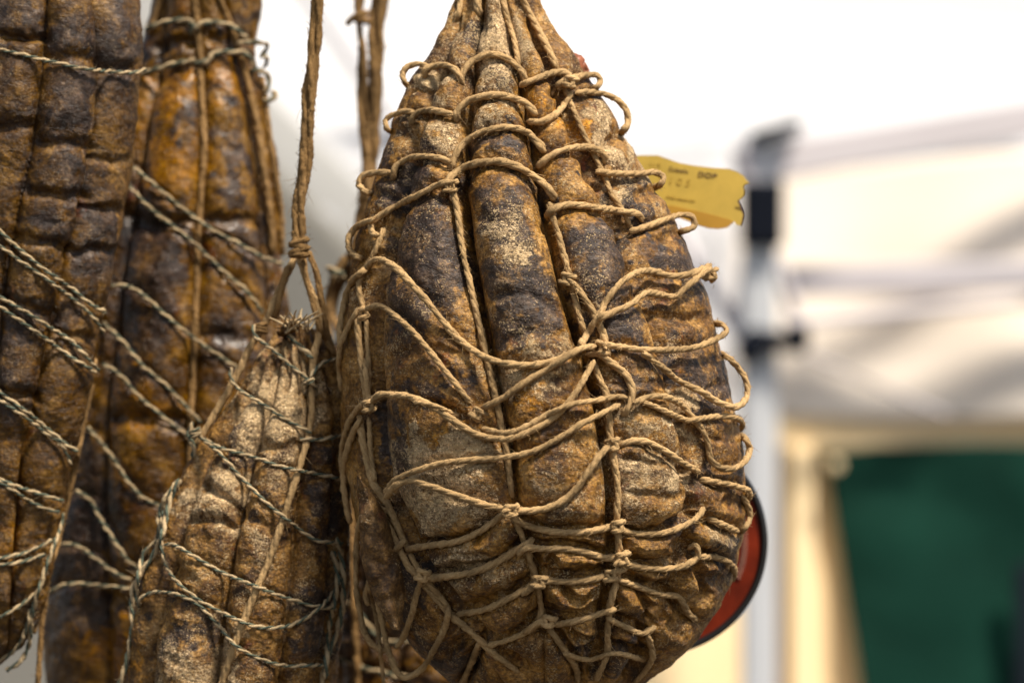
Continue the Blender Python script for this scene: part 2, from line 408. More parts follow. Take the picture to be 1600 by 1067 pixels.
def cord_geo(geo, path, r, kind='jute', fuzz=1.0, pxm=None):
    """strands twisted round the path. r in metres"""
    path = np.asarray(path)
    L = np.concatenate([[0], np.cumsum(np.linalg.norm(np.diff(path, axis=0), axis=1))])
    n = max(6, int(L[-1] / (r * 0.55)))
    s = np.linspace(0, L[-1], n)
    path = np.stack([np.interp(s, L, path[:, k]) for k in range(3)], -1)
    tg = np.gradient(path, axis=0); tg /= np.maximum(np.linalg.norm(tg, axis=1), 1e-9)[:, None]
    U = np.zeros_like(path); u = np.cross(tg[0], [0.13, 0.9, 0.4]); U[0] = u / np.linalg.norm(u)
    for i in range(1, n):
        u = U[i - 1] - tg[i] * np.dot(U[i - 1], tg[i]); U[i] = u / max(np.linalg.norm(u), 1e-9)
    Vv = np.cross(tg, U)
    wob = 1 + 0.10 * smooth1(rng.normal(size=n), 3) * 2.2
    if kind in ('jute', 'jute2'): ns, off, sr, pitch, mats = (3, 0.31, 0.66, 11, (0, 0, 0)) if kind == 'jute' else (3, 0.27, 0.70, 22, (0, 0, 0))
    else: ns, off, sr, pitch, mats = 2, 0.45, 0.62, 9.5, (0, 1)
    ph0 = rng.uniform(0, 6.28); sgn = -1
    tap = np.clip(np.minimum(np.arange(n), np.arange(n)[::-1]) / 2.0 + 0.25, 0, 1)
    ph = ph0 + sgn * 2 * np.pi * s / (pitch * r) + smooth1(rng.normal(size=n), 8) * 1.2
    for k in range(ns):
        a = ph + 2 * np.pi * k / ns
        rr = r * wob
        c = path + (rr * off)[:, None] * (np.cos(a)[:, None] * U + np.sin(a)[:, None] * Vv)
        v, f, *_ = tube(c, rr * (sr if ns == 3 else (0.70, 0.50)[k]) * tap * (1 + 0.10 * rng.normal(size=n)), 6)
        geo.add(v, f, mats[k])

    nf = int(L[-1] / r * 1.1 * fuzz)
    for _ in range(nf):
        i = rng.integers(0, n); a = rng.uniform(0, 6.28)
        rad = np.cos(a) * U[i] + np.sin(a) * Vv[i]
        d = tg[i] * rng.choice([-1, 1]) * rng.uniform(0.4, 1.0) + rad * rng.uniform(0.05, 0.55) + rng.normal(size=3) * 0.15
        d /= np.linalg.norm(d); ln = r * rng.choice([1.0, 1.5, 2.2, 3.4], p=[.4, .35, .2, .05])
        p0 = path[i] + rad * r * 0.9
        bend = rng.normal(size=3) * 0.35
        t = np.linspace(0, 1, 4)[:, None]
        pp = p0 + d * ln * t + bend * ln * t * t
        v, f, *_ = tube(pp, r * np.array([0.075, 0.065, 0.05, 0.02]), 3)
        geo.add(v, f, mats[0])
    return geo

CAMO = Vector((0, 0, CZ))

class Ham:
    def __init__(s, name, label, Yc, dr, rows, grooves, mat, cords, creases=(), stains_and_shade=(), nth=360, nv=500,
                 amp=0.30, famp=None, pamp=None, lumps=1.0, group='netted cured hams hanging from cords', samp=0.0035, segs=()):
        rows = np.array(rows, float)
        s.Yc = Yc; s.y0, s.y1 = rows[0, 0], rows[-1, 0]
        yy = np.arange(s.y0, s.y1 + 1)
        xl = smooth1(np.interp(yy, rows[:, 0], rows[:, 1]), 8); xr = smooth1(np.interp(yy, rows[:, 0], rows[:, 2]), 8)
        # rounded caps
        s.yy = yy; s.cx = (xl + xr) / 2; R = (xr - xl) / 2
        e = np.minimum(yy - s.y0, s.y1 - yy); capn = 40
        R = R * np.sqrt(np.clip(1 - (1 - np.clip(e / capn, 0, 1)) ** 2, 0.0004, 1)); s.R = R
        cyc = (s.y0 + s.y1) / 2
        top = P(s.cx[0], s.y0, Yc)
        s.root = empty(name, tuple(P(np.interp(cyc, yy, s.cx), s.y1, Yc)))
        tag(s.root, label, 'cured ham', group)
        # parameter grid
        tf = np.linspace(-98, 98, int(nth * 0.72)); tb = np.linspace(98, 262, int(nth * 0.28) + 2)[1:-1]
        th = np.radians(np.concatenate([tf, tb])); nt_ = len(th)
        vv = np.linspace(s.y0, s.y1, nv)
        cx = np.interp(vv, yy, s.cx)[:, None]; R = np.interp(vv, yy, R)[:, None]
        TH = np.broadcast_to(th[None, :], (nv, nt_)); VV = np.broadcast_to(vv[:, None], (nv, nt_))
        px = cx + R * np.sin(TH); f = dr * R * np.cos(TH) * K * Yc
        base = np.where((f > 0)[..., None], P(px, VV, Yc - np.maximum(f, 0)), P(px, VV, Yc + 0 * f) + np.stack([0 * f, -np.minimum(f, 0), 0 * f], -1))
        gu = np.roll(base, -1, 1) - np.roll(base, 1, 1); gv = np.gradient(base, axis=0)
        N = np.cross(gu, gv); N /= np.maximum(np.linalg.norm(N, axis=2), 1e-12)[..., None]
        # make outward
        cen = P(cx[:, 0], vv, Yc)[:, None, :]
        sg = np.sign(np.sum(N * (base - cen), axis=2)); N = N * np.where(sg == 0, 1, sg)[..., None]
        # rib grooves
        G = []
        for gpts in grooves:
            gp = np.array(gpts, float)
            gx = smooth1(np.interp(yy, gp[:, 1], gp[:, 0]), 5)
            G.append(np.interp(vv, yy, np.arcsin(np.clip((gx - s.cx) / s.R, -0.985, 0.985))))
        G = np.array(G)
        back = np.radians([104, 142, 180, 218, 256])[:, None] + 0 * vv[None, :]
        allg = np.vstack([G, back])
        allg = np.vstack([allg[-1] - 2 * np.pi, allg, allg[:1] + 2 * np.pi])
        d = np.zeros((nv, nt_))
        fa = np.ones(nv) if famp is None else np.interp(vv, famp[0], famp[1])
        for k in range(len(allg) - 1):
            a, b = allg[k][:, None], allg[k + 1][:, None]
            wd = np.maximum(b - a, 0.05)
            q = (TH - a) / wd; q2 = (TH - 2 * np.pi - a) / wd
            for qq in (q, q2):
                ins = (qq >= 0) & (qq < 1)
                prof = 1 - np.power(np.clip(1 - np.abs(2 * qq - 1) ** 2.1, 0, 1), 0.52)
                w_ = np.minimum(wd * R * K * Yc, 0.055)
                d = np.where(ins, -amp * w_ * prof * fa[:, None], d)
        # cord pressing field in photo-pixel space
        X0, X1 = int(px.min()) - 60, int(px.max()) + 60; Y0_ = int(s.y0) - 60; Y1_ = int(s.y1) + 60
        st = 2; W_, H_ = (X1 - X0) // st + 1, (Y1_ - Y0_) // st + 1
        fld = np.zeros((H_, W_))
        def stamp(pts, a, sg_, wd_=0.0, a2=0.0):
            c = catmull(np.array([(q[0], q[1]) for q in pts], float), 3)
            for x, y in c:
                ix, iy = (x - X0) / st, (y - Y0_) / st; rr = int(max(sg_, wd_) * 2.2 / st) + 1
                x0, x1 = int(max(ix - rr, 0)), int(min(ix + rr + 1, W_)); y0, y1 = int(max(iy - rr, 0)), int(min(iy + rr + 1, H_))
                if x1 <= x0 or y1 <= y0: continue
                gx, gy = np.meshgrid(np.arange(x0, x1) - ix, np.arange(y0, y1) - iy)
                dd = (gx * gx + gy * gy) * st * st
                val = a * np.exp(-dd / sg_ ** 2) + (a2 * np.exp(-dd / wd_ ** 2) if wd_ else 0)
                fld[y0:y1, x0:x1] = np.maximum(fld[y0:y1, x0:x1], val)
        for c in cords:
            if c.get('press', 1) > 0:
                stamp(c['pts'], samp * 0.62 * c.get('press', 1), c['r'] * 1.6, c['r'] * 3.8, samp * 0.40 * c.get('press', 1))
        for c in creases: stamp(c[0], c[1] * 1.5, c[2])
        def samplef(F, x, y):
            ix = np.clip((x - X0) / st, 0, W_ - 1.001); iy = np.clip((y - Y0_) / st, 0, H_ - 1.001)
            i, j = ix.astype(int), iy.astype(int); a, b = ix - i, iy - j
            return F[j, i] * (1 - a) * (1 - b) + F[j, i + 1] * a * (1 - b) + F[j + 1, i] * (1 - a) * b + F[j + 1, i + 1] * a * b
        wob = fbm(base.reshape(-1, 3), 90, 3, 0.6, 51).reshape(nv, nt_) * 6
        front = np.clip((np.cos(TH) + 0.12) / 0.15, 0, 1); pfront = np.clip((np.cos(TH) - 0.10) / 0.35, 0, 1)
        pa = np.ones(nv) if pamp is None else np.interp(vv, pamp[0], pamp[1])
        d = d - pa[:, None] * samplef(fld, px + wob * 0.5, VV + wob) * pfront
        fl = base.reshape(-1, 3)
        cap = np.clip(R / 40, 0, 1)
        if lumps:
            lp = fbm(fl, 26, 3, 0.5, 3.1 + Yc) * 0.0050 + fbm(fl, 85, 3, 0.5, 9) * 0.0018
            rid = 1 - np.abs(fbm(fl * np.array([1, 1, 1.6]), 130, 4, 0.6, 31)) * 2
            lp = lp + np.clip(rid, 0, 1) ** 3 * -0.0006 + fbm(fl, 330, 4, 0.6, 77) * 0.0004
            # ring bulges: the skin sags into soft segments between turns of twine
            d = d + lp.reshape(nv, nt_) * lumps * cap
        vpos = base + N * d[..., None]
        s.grid = (nv, nt_)
        i = np.arange(nv - 1)[:, None] * nt_; j = np.arange(nt_)[None, :]; j2 = (j + 1) % nt_
        faces = np.stack([i + j, i + nt_ + j, i + nt_ + j2, i + j2], -1).reshape(-1, 4)
        o = mesh_obj('cured_skin', vpos.reshape(-1, 3), faces, mat, s.root)
        s.skin = o
        # stains and painted shade
        col = np.zeros((nv * nt_, 4), dtype=np.float32); col[:, 3] = 1
        pxf, vf, ff = px.ravel(), VV.ravel(), front.ravel()
        jx = fbm(fl, 60, 4, 0.6, 5) * 45; jy = fbm(fl, 60, 4, 0.6, 8) * 45
        for (ch, x, y, rx, ry, ang, a) in stains_and_shade:
            dx, dy = pxf + jx - x, vf + jy - y; ca, sa = math.cos(math.radians(ang)), math.sin(math.radians(ang))
            ux, uy = (dx * ca + dy * sa) / rx, (-dx * sa + dy * ca) / ry
            g_ = a * np.clip(1.35 - np.sqrt(ux * ux + uy * uy), 0, 1) ** 0.8 * ff
            col[:, ch] = np.where(np.abs(g_) > np.abs(col[:, ch]), g_, col[:, ch]) if a > 0 else col[:, ch] + g_
        at = o.data.attributes.new('stain_and_shade', 'FLOAT_COLOR', 'POINT'); at.data.foreach_set('color', col.ravel())
        # coarse copy for ray casts
        gs_ = vpos[::3, ::3]; a, b = gs_.shape[:2]
        ii = np.arange(a - 1)[:, None] * b; jj = np.arange(b)[None, :]; jj2 = (jj + 1) % b
        fc = np.stack([ii + jj, ii + b + jj, ii + b + jj2, ii + jj2], -1).reshape(-1, 4)
        s.bvh = BVHTree.FromPolygons([Vector(v) for v in gs_.reshape(-1, 3)], fc.tolist())
        s.ox, s.oy = -400, -200
        s.occ = np.full((1700, 2200), 99.0)
        for c in cords: s.cord(**{**c, 'r': c['r'] * 0.88})

    def depth(s, x, y):
        d = (Vector(P(x, y, 1.0).tolist()) - CAMO).normalized()
        hit = s.bvh.ray_cast(CAMO, d)
        return hit[0].y if hit[0] is not None and hit[0].y < s.Yc + 0.02 else float('nan')

    def path(s, pts, r, win=10, sg=8, tuck=True, free=False, step=3):
        p = np.array([(q[0], q[1], q[2] if len(q) > 2 else 0.0) for q in pts], float)
        c = catmull(p, step)
        x, y, lift = c[:, 0].copy(), c[:, 1].copy(), c[:, 2]
        x += smooth1(rng.normal(size=len(x)), 4) * 1.3; y += smooth1(rng.normal(size=len(y)), 4) * 1.3
        Yd = np.array([s.depth(a, b) for a, b in zip(x, y)])
        ok = ~np.isnan(Yd)
        if ok.any(): Yd = np.interp(np.arange(len(Yd)), np.where(ok)[0], Yd[ok])
        else: Yd[:] = s.Yc
        wn = max(1, int(win / step)); pad = np.pad(Yd, wn, mode='edge')
        Yd = np.min(np.stack([pad[k:k + len(Yd)] for k in range(2 * wn + 1)]), axis=0)
        Yd = smooth1(Yd, sg / step)
        rm = r * K * s.Yc
        Yd = Yd - rm * 0.65
        xi, yi = np.clip(x - s.ox, 0, 2199).astype(int), np.clip(y - s.oy, 0, 1699).astype(int)
        oc = s.occ[yi, xi]
        need = np.maximum(0, Yd - (oc - rm * 0.9)); need[oc > 90] = 0
        if need.any():
            wn = 2; pad = np.pad(need, wn, mode='edge')
            need = np.max(np.stack([pad[k:k + len(need)] for k in range(2 * wn + 1)]), axis=0)
            need = np.minimum(smooth1(need, 2.5) * 1.05, 0.02)
        bh = np.clip(-lift / 40, 0, 1)
        Yd = (Yd - need - np.maximum(lift, 0) * 0.001) * (1 - bh) + (s.Yc + 0.028) * bh
        if tuck:
            e = np.minimum(np.arange(len(Yd)), np.arange(len(Yd))[::-1]) * step / 12.0
            Yd = Yd + rm * 1.3 * np.clip(1 - e, 0, 1)
        # register
        k = int(r * 0.8)
        for a, b, yd in zip(xi, yi, Yd):
            reg = s.occ[max(b - k, 0):b + k + 1, max(a - k, 0):a + k + 1]
            np.minimum(reg, yd - rm * 0.9, out=reg)
        return P(x, y, Yd), rm

    def cord(s, pts, r=6.3, kind='jute', name='twine', press=1, win=10, sg=8, tuck=True, fuzz=1.0):
        pth, rm = s.path(pts, r, win, sg, tuck)
        g = Geo(); cord_geo(g, pth, rm, kind, fuzz)
        mats = {'jute': [M_JUTE], 'jute2': [M_JUTE2], 'green': [M_CREAM, M_GREEN]}[kind]
        return g.obj(name, mats, s.root)

    def knot(s, x, y, ang=90, r=6.0, turns=1.6, size=1.25, kind='jute', tails=1):
        """hitch wound round whatever runs through (x, y) at screen angle ang"""
        Y = s.depth(x, y); Y = s.Yc if Y != Y else Y
        xi, yi = int(x - s.ox), int(y - s.oy); oc = s.occ[yi, xi]
        Yk = min(Y, oc if oc < 90 else Y)
        rm = r * K * s.Yc
        c = P(x, y, Yk + rm * 0.5)
        a = math.radians(ang); ax = np.array([math.cos(a), 0, math.sin(a)]); sd_ = np.array([-math.sin(a), 0, math.cos(a)]); up = np.array([0, -1, 0])
        g = Geo()
        t = np.linspace(0, 2 * math.pi * turns, 30)
        rr = rm * size * (1 + 0.12 * np.sin(3 * t + x))
        p = c + ax * ((t / t[-1] - 0.5) * rm * 2.2 * turns)[:, None] + sd_ * (np.cos(t) * rr * 1.15)[:, None] + up * (np.sin(t) * rr)[:, None]
        cord_geo(g, p, rm * 0.82, kind)
        t = np.linspace(0, 2 * math.pi, 18)
        p = c + up * rm * size * 0.7 + (ax * 0.6 + sd_ * 0.8) * (np.cos(t) * rm * 1.1)[:, None] + (sd_ * -0.5 + ax * 0.8) * (np.sin(t) * rm * 0.9)[:, None]
        cord_geo(g, p, rm * 0.75, kind)
        for _ in range(tails):
            d = rng.normal(size=3); d[1] = -abs(d[1]) * 0.5; d /= np.linalg.norm(d)
            tt = np.linspace(0, 1, 6)[:, None]
            cord_geo(g, c + up * rm * 1.2 + d * rm * 2.6 * tt + np.array([0, 0, -1]) * rm * tt ** 2, rm * 0.6, kind, 3)
        mats = {'jute': [M_JUTE], 'jute2': [M_JUTE2], 'green': [M_CREAM, M_GREEN]}[kind]
        g.obj('knot', mats, s.root)

def C(pts, **k): d = dict(pts=pts); d.update(k); return d

# ------------------------------------------------------------------ the big ham in front
M_SKIN1 = skin_mat('skin_crusted', 1.0, amber=0.66, mould=0.58, crust=0.84, dark=1.12, speck=1.0, rough=0.32, sat=1.20)
M_SKIN2 = skin_mat('skin_mouldy', 2.0, amber=0.60, mould=0.74, crust=0.08, dark=0.50, freq=0.8, speck=0.4, rough=0.26, sat=1.25)  # low dark factor also paints in the shade on the left-edge ham
M_SKIN3 = skin_mat('skin_amber', 3.3, amber=1.0, mould=0.62, crust=0.0, dark=0.56, freq=0.5, speck=0.08, rough=0.18, sat=1.3, bump=0.5)  # low dark factor also paints in the shade on the ham behind
M_SKIN4 = skin_mat('skin_powdered', 4.1, amber=0.55, mould=0.46, crust=0.60, dark=0.92, freq=1.2, sat=1.2)

rowsM = [(-90, 765, 790), (-60, 742, 812), (-30, 722, 830), (0, 706, 846), (40, 691, 868), (75, 672, 893), (110, 648, 916), (150, 629, 944), (200, 612, 976), (250, 592, 1004),
         (300, 574, 1034), (350, 560, 1061), (400, 549, 1086), (450, 541, 1106), (500, 536, 1119), (550, 532, 1131), (600, 531, 1143),
         (650, 533, 1155), (700, 537, 1165), (750, 542, 1171), (800, 549, 1171), (850, 560, 1163), (900, 575, 1147), (950, 597, 1124),
         (1000, 632, 1092), (1040, 668, 1052), (1075, 712, 1003), (1110, 770, 930)]
grM = [[(712, -80), (702, 40), (680, 100), (648, 180), (628, 260), (604, 340), (580, 420), (566, 500), (566, 600), (572, 700), (592, 780), (620, 850), (660, 930), (720, 1010), (790, 1080)],
       [(752, -80), (746, 0), (735, 60), (722, 130), (714, 200), (710, 290), (720, 370), (735, 450), (752, 540), (770, 620), (787, 700), (800, 780), (818, 860), (842, 940), (850, 1010), (852, 1090)],
       [(790, -80), (798, 0), (810, 60), (828, 130), (842, 200), (856, 280), (870, 350), (888, 430), (912, 510), (934, 570), (947, 640), (959, 720), (964, 800), (965, 870), (955, 950), (938, 1030), (900, 1090)],
       [(815, -80), (838, 20), (858, 90), (885, 150), (915, 230), (948, 290), (985, 360), (1012, 430), (1036, 500), (1057, 570), (1076, 640), (1090, 710), (1095, 780), (1086, 850), (1062, 920), (1020, 1000), (960, 1080)]]
crM = []
def cm(pts, **k): crM.append(C(pts, **k))
# upright cords
cm([(721, -20), (719, 12), (712, 34)], r=6.5)
cm([(744, -20), (745, 5), (749, 28)], r=7)
cm([(784, -20), (788, 12), (794, 34), (801, 56), (808, 90), (813, 108)], r=5.5)
cm([(808, -20), (822, 12), (838, 40), (850, 64), (862, 90), (871, 112)], r=6.5)
cm([(880, 138), (891, 160), (903, 189), (917, 221), (930, 248), (942, 271), (957, 306), (974, 331), (985, 358)], r=5.2)
cm([(700, 283), (706, 297), (713, 320), (721, 380), (736, 449), (749, 509), (759, 555), (768, 592), (776, 628), (784, 668), (791, 700), (796, 740), (801, 778)], r=6.4, win=30)
cm([(801, 790), (806, 812), (816, 842), (830, 880), (841, 925), (846, 955), (842, 975)], r=6.6)
cm([(858, 318), (862, 334), (867, 350), (877, 384), (889, 430), (900, 475), (914, 523)], r=6.2, win=25)
cm([(886, 434), (899, 447), (914, 465), (931, 495), (944, 529), (948, 560)], r=7.2, win=25)
cm([(929, 566), (936, 590), (946, 612), (951, 650), (954, 684), (959, 715), (965, 760), (964, 806), (967, 856), (965, 896), (954, 947), (950, 984), (949, 1022), (932, 1062)], r=6.6, win=15)
cm([(601, 355), (590, 385), (577, 411), (564, 430), (560, 450), (564, 470), (571, 492)], r=6)
cm([(559, 480), (561, 533), (567, 583), (575, 634)], r=6.8, win=30)
cm([(571, 494), (575, 550), (578, 612)], r=5, win=30)
cm([(570, 560), (574, 610), (579, 646)], r=6, win=30)
cm([(562, 646), (566, 680), (572, 712), (583, 753), (603, 784), (625, 832), (640, 862)], r=7, win=20)
cm([(577, 650), (579, 700), (586, 752)], r=5, win=20)
cm([(592, 796), (612, 832), (638, 884), (673, 924), (704, 959), (748, 998), (783, 1029), (812, 1050)], r=6.8, win=20)
cm([(640, 862), (652, 886), (690, 935), (702, 952)], r=6)
# hanging loops on the left
cm([(579, 786), (564, 810), (557, 863), (560, 941), (573, 994), (592, 1014), (606, 1016)], r=6.2, press=0, tuck=False)
cm([(590, 800), (587, 884), (597, 972), (612, 1029), (629, 1058), (656, 1047), (682, 1007), (698, 972), (702, 948)], r=6.2, press=0)
cm([(636, 843), (610, 866), (582, 902), (570, 930), (575, 946)], r=6, press=0, tuck=False)
cm([(665, 890), (652, 924), (643, 963), (628, 1000), (618, 1012)], r=6, press=0)
cm([(748, 1005), (736, 1035), (722, 1068), (716, 1085)], r=6)
cm([(575, 905), (592, 994), (600, 1075)], r=4, press=0, tuck=False)
cm([(573, 421), (552, 437), (538, 472), (532, 509), (533, 560)], r=6.3, press=0)
cm([(559, 484), (543, 512), (531, 546), (531, 590), (534, 612)], r=5.6, press=0)
cm([(604, 621), (581, 622), (559, 639), (541, 670), (533, 712), (534, 740)], r=5.8, press=0)
cm([(566, 652), (556, 668), (543, 701), (536, 740), (541, 790), (548, 820)], r=6.2, press=0)
# turns round the neck
cm([(724, 134), (721, 124), (728, 107), (745, 91), (767, 84), (790, 90), (807, 104), (820, 121), (818, 134)], r=6.4)
cm([(652, 140, -40), (633, 130), (629, 114), (641, 102), (661, 101), (674, 110)], r=6, tuck=False)
cm([(664, 122), (664, 110), (677, 104), (697, 103), (712, 110), (720, 122)], r=6.4)
cm([(811, 135), (836, 124), (858, 116), (876, 113), (890, 119), (885, 131), (870, 139)], r=6.4)
cm([(868, 138), (878, 131), (893, 123), (914, 118), (932, 118), (939, 127), (928, 138), (914, 142, -40)], r=6.6, tuck=False)
cm([(714, 193), (713, 178), (728, 161), (751, 152), (773, 149), (801, 153), (824, 163), (838, 182)], r=7.2)
cm([(824, 190), (846, 190), (868, 178), (884, 160), (893, 144)], r=6.4)
cm([(897, 146), (925, 144), (953, 151), (974, 166), (981, 189), (973, 205), (958, 214, -40)], r=6.6, tuck=False)
cm([(628, 208, -40), (606, 202), (603, 187), (616, 179), (634, 174), (650, 178)], r=5.6, tuck=False)
cm([(642, 196), (645, 183), (658, 174), (680, 173), (708, 180)], r=6.2)
cm([(703, 269), (708, 251), (722, 228), (745, 210), (773, 201), (801, 200), (824, 207), (840, 222), (853, 238)], r=7)
cm([(838, 264), (849, 252), (871, 238), (903, 230), (930, 234), (945, 246), (942, 259)], r=7)
cm([(930, 268), (964, 272), (999, 272), (1026, 270), (1037, 278), (1031, 290), (1016, 296, -40)], r=6.2, tuck=False)
cm([(596, 304, -40), (573, 300), (561, 289), (567, 276), (590, 270), (612, 270)], r=6, tuck=False)
cm([(615, 282), (617, 263), (638, 249), (661, 245), (689, 248), (705, 256)], r=6.4)
cm([(695, 300), (700, 281), (717, 267), (745, 256), (773, 253), (801, 257), (829, 272), (853, 292), (868, 314)], r=7.2)
cm([(857, 344), (856, 335), (873, 323), (907, 321), (942, 326), (978, 331), (998, 335), (1003, 346)], r=7)
cm([(984, 363), (1010, 354), (1042, 342), (1066, 335), (1083, 341), (1084, 354), (1068, 361), (1048, 366, -40)], r=6.4, tuck=False)
cm([(703, 281), (668, 297), (631, 317), (596, 336), (580, 350), (583, 366), (592, 368)], r=6.4)
cm([(584, 342), (557, 356), (545, 374), (549, 395), (562, 403), (580, 408, -40)], r=6.2, tuck=False)
# netting across the belly
cm([(572, 420), (588, 406), (611, 413), (638, 439), (665, 469), (695, 506), (722, 535), (756, 557), (790, 568), (824, 570), (857, 566), (884, 555), (908, 543)], r=6.6, win=40, sg=16, press=.5)
cm([(572, 481), (594, 479), (621, 496), (648, 523), (672, 550), (699, 584), (722, 612), (738, 634)], r=5.6, win=30, press=.5)
cm([(752, 638), (786, 621), (817, 600), (850, 580), (880, 561), (907, 545), (932, 540)], r=6.2, win=35, sg=14, press=.4)
cm([(579, 632), (590, 618), (615, 616), (647, 622), (682, 639), (717, 663), (752, 681), (791, 685), (826, 674), (858, 658), (880, 638), (899, 614), (914, 590), (929, 564)], r=6.4, win=40, sg=16, press=.4)
cm([(646, 628), (680, 634), (717, 650)], r=4.4)
cm([(752, 668), (791, 677), (826, 665), (858, 646), (891, 632), (934, 625), (972, 620), (990, 628)], r=5.6, win=30, press=.4)
cm([(601, 770), (611, 756), (629, 744), (673, 727), (730, 719), (783, 715), (826, 707), (858, 693), (880, 680), (907, 664), (936, 648), (968, 632)], r=6, win=40, sg=14, press=.5)
cm([(603, 778), (620, 757), (643, 751), (673, 760), (717, 775), (765, 790), (800, 797), (830, 798), (862, 791), (893, 772), (918, 740), (940, 708), (952, 697)], r=6.6, win=40, sg=14, press=.5)
cm([(907, 540), (924, 512), (938, 489), (951, 465), (975, 438), (999, 424), (1022, 424), (1049, 431), (1083, 426), (1110, 415)], r=6.3, win=30, press=.5)
cm([(934, 498), (958, 488), (985, 475), (1009, 458), (1032, 460), (1056, 463), (1076, 445), (1096, 428), (1112, 418)], r=6.3, win=30, press=.5)
cm([(1100, 424), (1112, 428), (1113, 440)], r=7, tuck=False, press=0)
cm([(930, 534), (945, 538), (975, 542), (1009, 546), (1049, 546), (1090, 542), (1117, 531), (1135, 517), (1129, 508), (1108, 506, -40)], r=6, win=30, press=.5, tuck=False)
cm([(1003, 550), (1029, 569), (1059, 593), (1093, 610), (1127, 630), (1150, 636), (1166, 623), (1166, 598), (1152, 573), (1138, 559), (1116, 550, -40)], r=6.2, win=25, press=.4, tuck=False)
cm([(914, 555), (934, 554), (958, 569), (978, 586), (988, 610), (985, 630), (972, 650)], r=6.8, press=.4)
cm([(990, 630), (1015, 620), (1042, 620), (1063, 631), (1080, 650), (1096, 671), (1106, 694), (1109, 716), (1122, 729), (1147, 731), (1166, 718), (1172, 700), (1165, 686), (1146, 676, -40)], r=6.2, win=15, press=.6, tuck=False)
cm([(1005, 628), (1030, 638), (1052, 648), (1076, 657), (1093, 654), (1127, 650), (1156, 656), (1160, 668, -30), (1140, 680, -40)], r=5.6, press=.6)
cm([(961, 697), (988, 689), (1013, 691), (1042, 706), (1071, 725), (1096, 738)], r=6.2, win=15)
cm([(1090, 750), (1122, 754), (1150, 760), (1170, 768), (1168, 780, -20), (1150, 786, -40)], r=6.8)
cm([(634, 858), (673, 852), (717, 845), (752, 828), (783, 805), (794, 795)], r=6.3, win=20)
cm([(794, 803), (818, 818), (858, 829), (891, 832), (937, 827), (962, 820), (976, 813)], r=6.4, win=20)
cm([(966, 828), (1000, 834), (1038, 832), (1071, 819), (1092, 806), (1100, 792)], r=6.3, win=15)
cm([(1102, 808), (1134, 822), (1155, 832)], r=6.5)
cm([(1158, 772), (1168, 788), (1172, 808), (1163, 826), (1146, 836, -40)], r=6.3, tuck=False, press=0)
cm([(662, 903), (704, 900), (748, 891), (787, 871), (818, 852), (834, 841)], r=7, win=18)
cm([(808, 866), (820, 856), (850, 857), (883, 857), (916, 863), (950, 871), (974, 867), (982, 858)], r=6.4)
cm([(968, 880), (1004, 886), (1042, 888), (1075, 882), (1091, 867), (1087, 851), (1074, 858)], r=6.8)
cm([(1094, 869), (1122, 871), (1145, 886), (1146, 900, -20), (1128, 912, -40)], r=6.4)
cm([(712, 959), (752, 954), (791, 937), (826, 917), (852, 903)], r=6.6)
cm([(816, 929), (845, 909), (883, 909), (925, 905), (958, 896), (980, 888)], r=6.6)
cm([(966, 904), (1000, 917), (1034, 929), (1059, 931), (1076, 958), (1090, 968)], r=6.3)
cm([(762, 1009), (804, 996), (839, 976), (862, 962)], r=5.6)
cm([(820, 989), (845, 971), (870, 975), (904, 968), (940, 958), (962, 952)], r=6.2)
cm([(945, 963), (975, 978), (1004, 989), (1025, 978)], r=6.2)
cm([(856, 978), (879, 1010), (900, 1043), (904, 1066)], r=6)
cm([(1012, 990), (1019, 1026), (1004, 1052), (990, 1066)], r=6)
cm([(880, 1020), (920, 1030), (960, 1020), (1008, 1030)], r=5)
creM = [([(880, 640), (900, 670), (905, 700)], .0015, 8), ([(985, 720), (1030, 722), (1090, 716)], .002, 9), ([(965, 600), (1000, 600), (1060, 606)], .0015, 9),
        ([(985, 770), (1040, 778), (1090, 774)], .0012, 8), ([(600, 870), (680, 868), (780, 870)], .0015, 10), ([(860, 880), (900, 940), (945, 930)], .003, 10),
        ([(990, 900), (1040, 970), (1080, 900)], .003, 10), ([(870, 980), (930, 1010), (990, 980)], .003, 10), ([(1095, 870), (1110, 930), (1060, 985)], .003, 10),
        ([(620, 690), (700, 700), (780, 690)], .001, 12), ([(700, 1020), (780, 1000), (850, 1000)], .003, 10), ([(1110, 500), (1060, 492), (1040, 480)], .003, 10),
        ([(735, 330), (790, 345), (850, 340)], .0012, 10), ([(745, 470), (800, 460), (880, 480)], .0015, 12), ([(760, 540), (830, 520), (900, 525)], .0015, 12),
        ([(600, 560), (660, 545), (740, 560)], .0015, 10), ([(1100, 610), (1140, 600)], .002, 8), ([(1095, 680), (1160, 690)], .002, 8)]
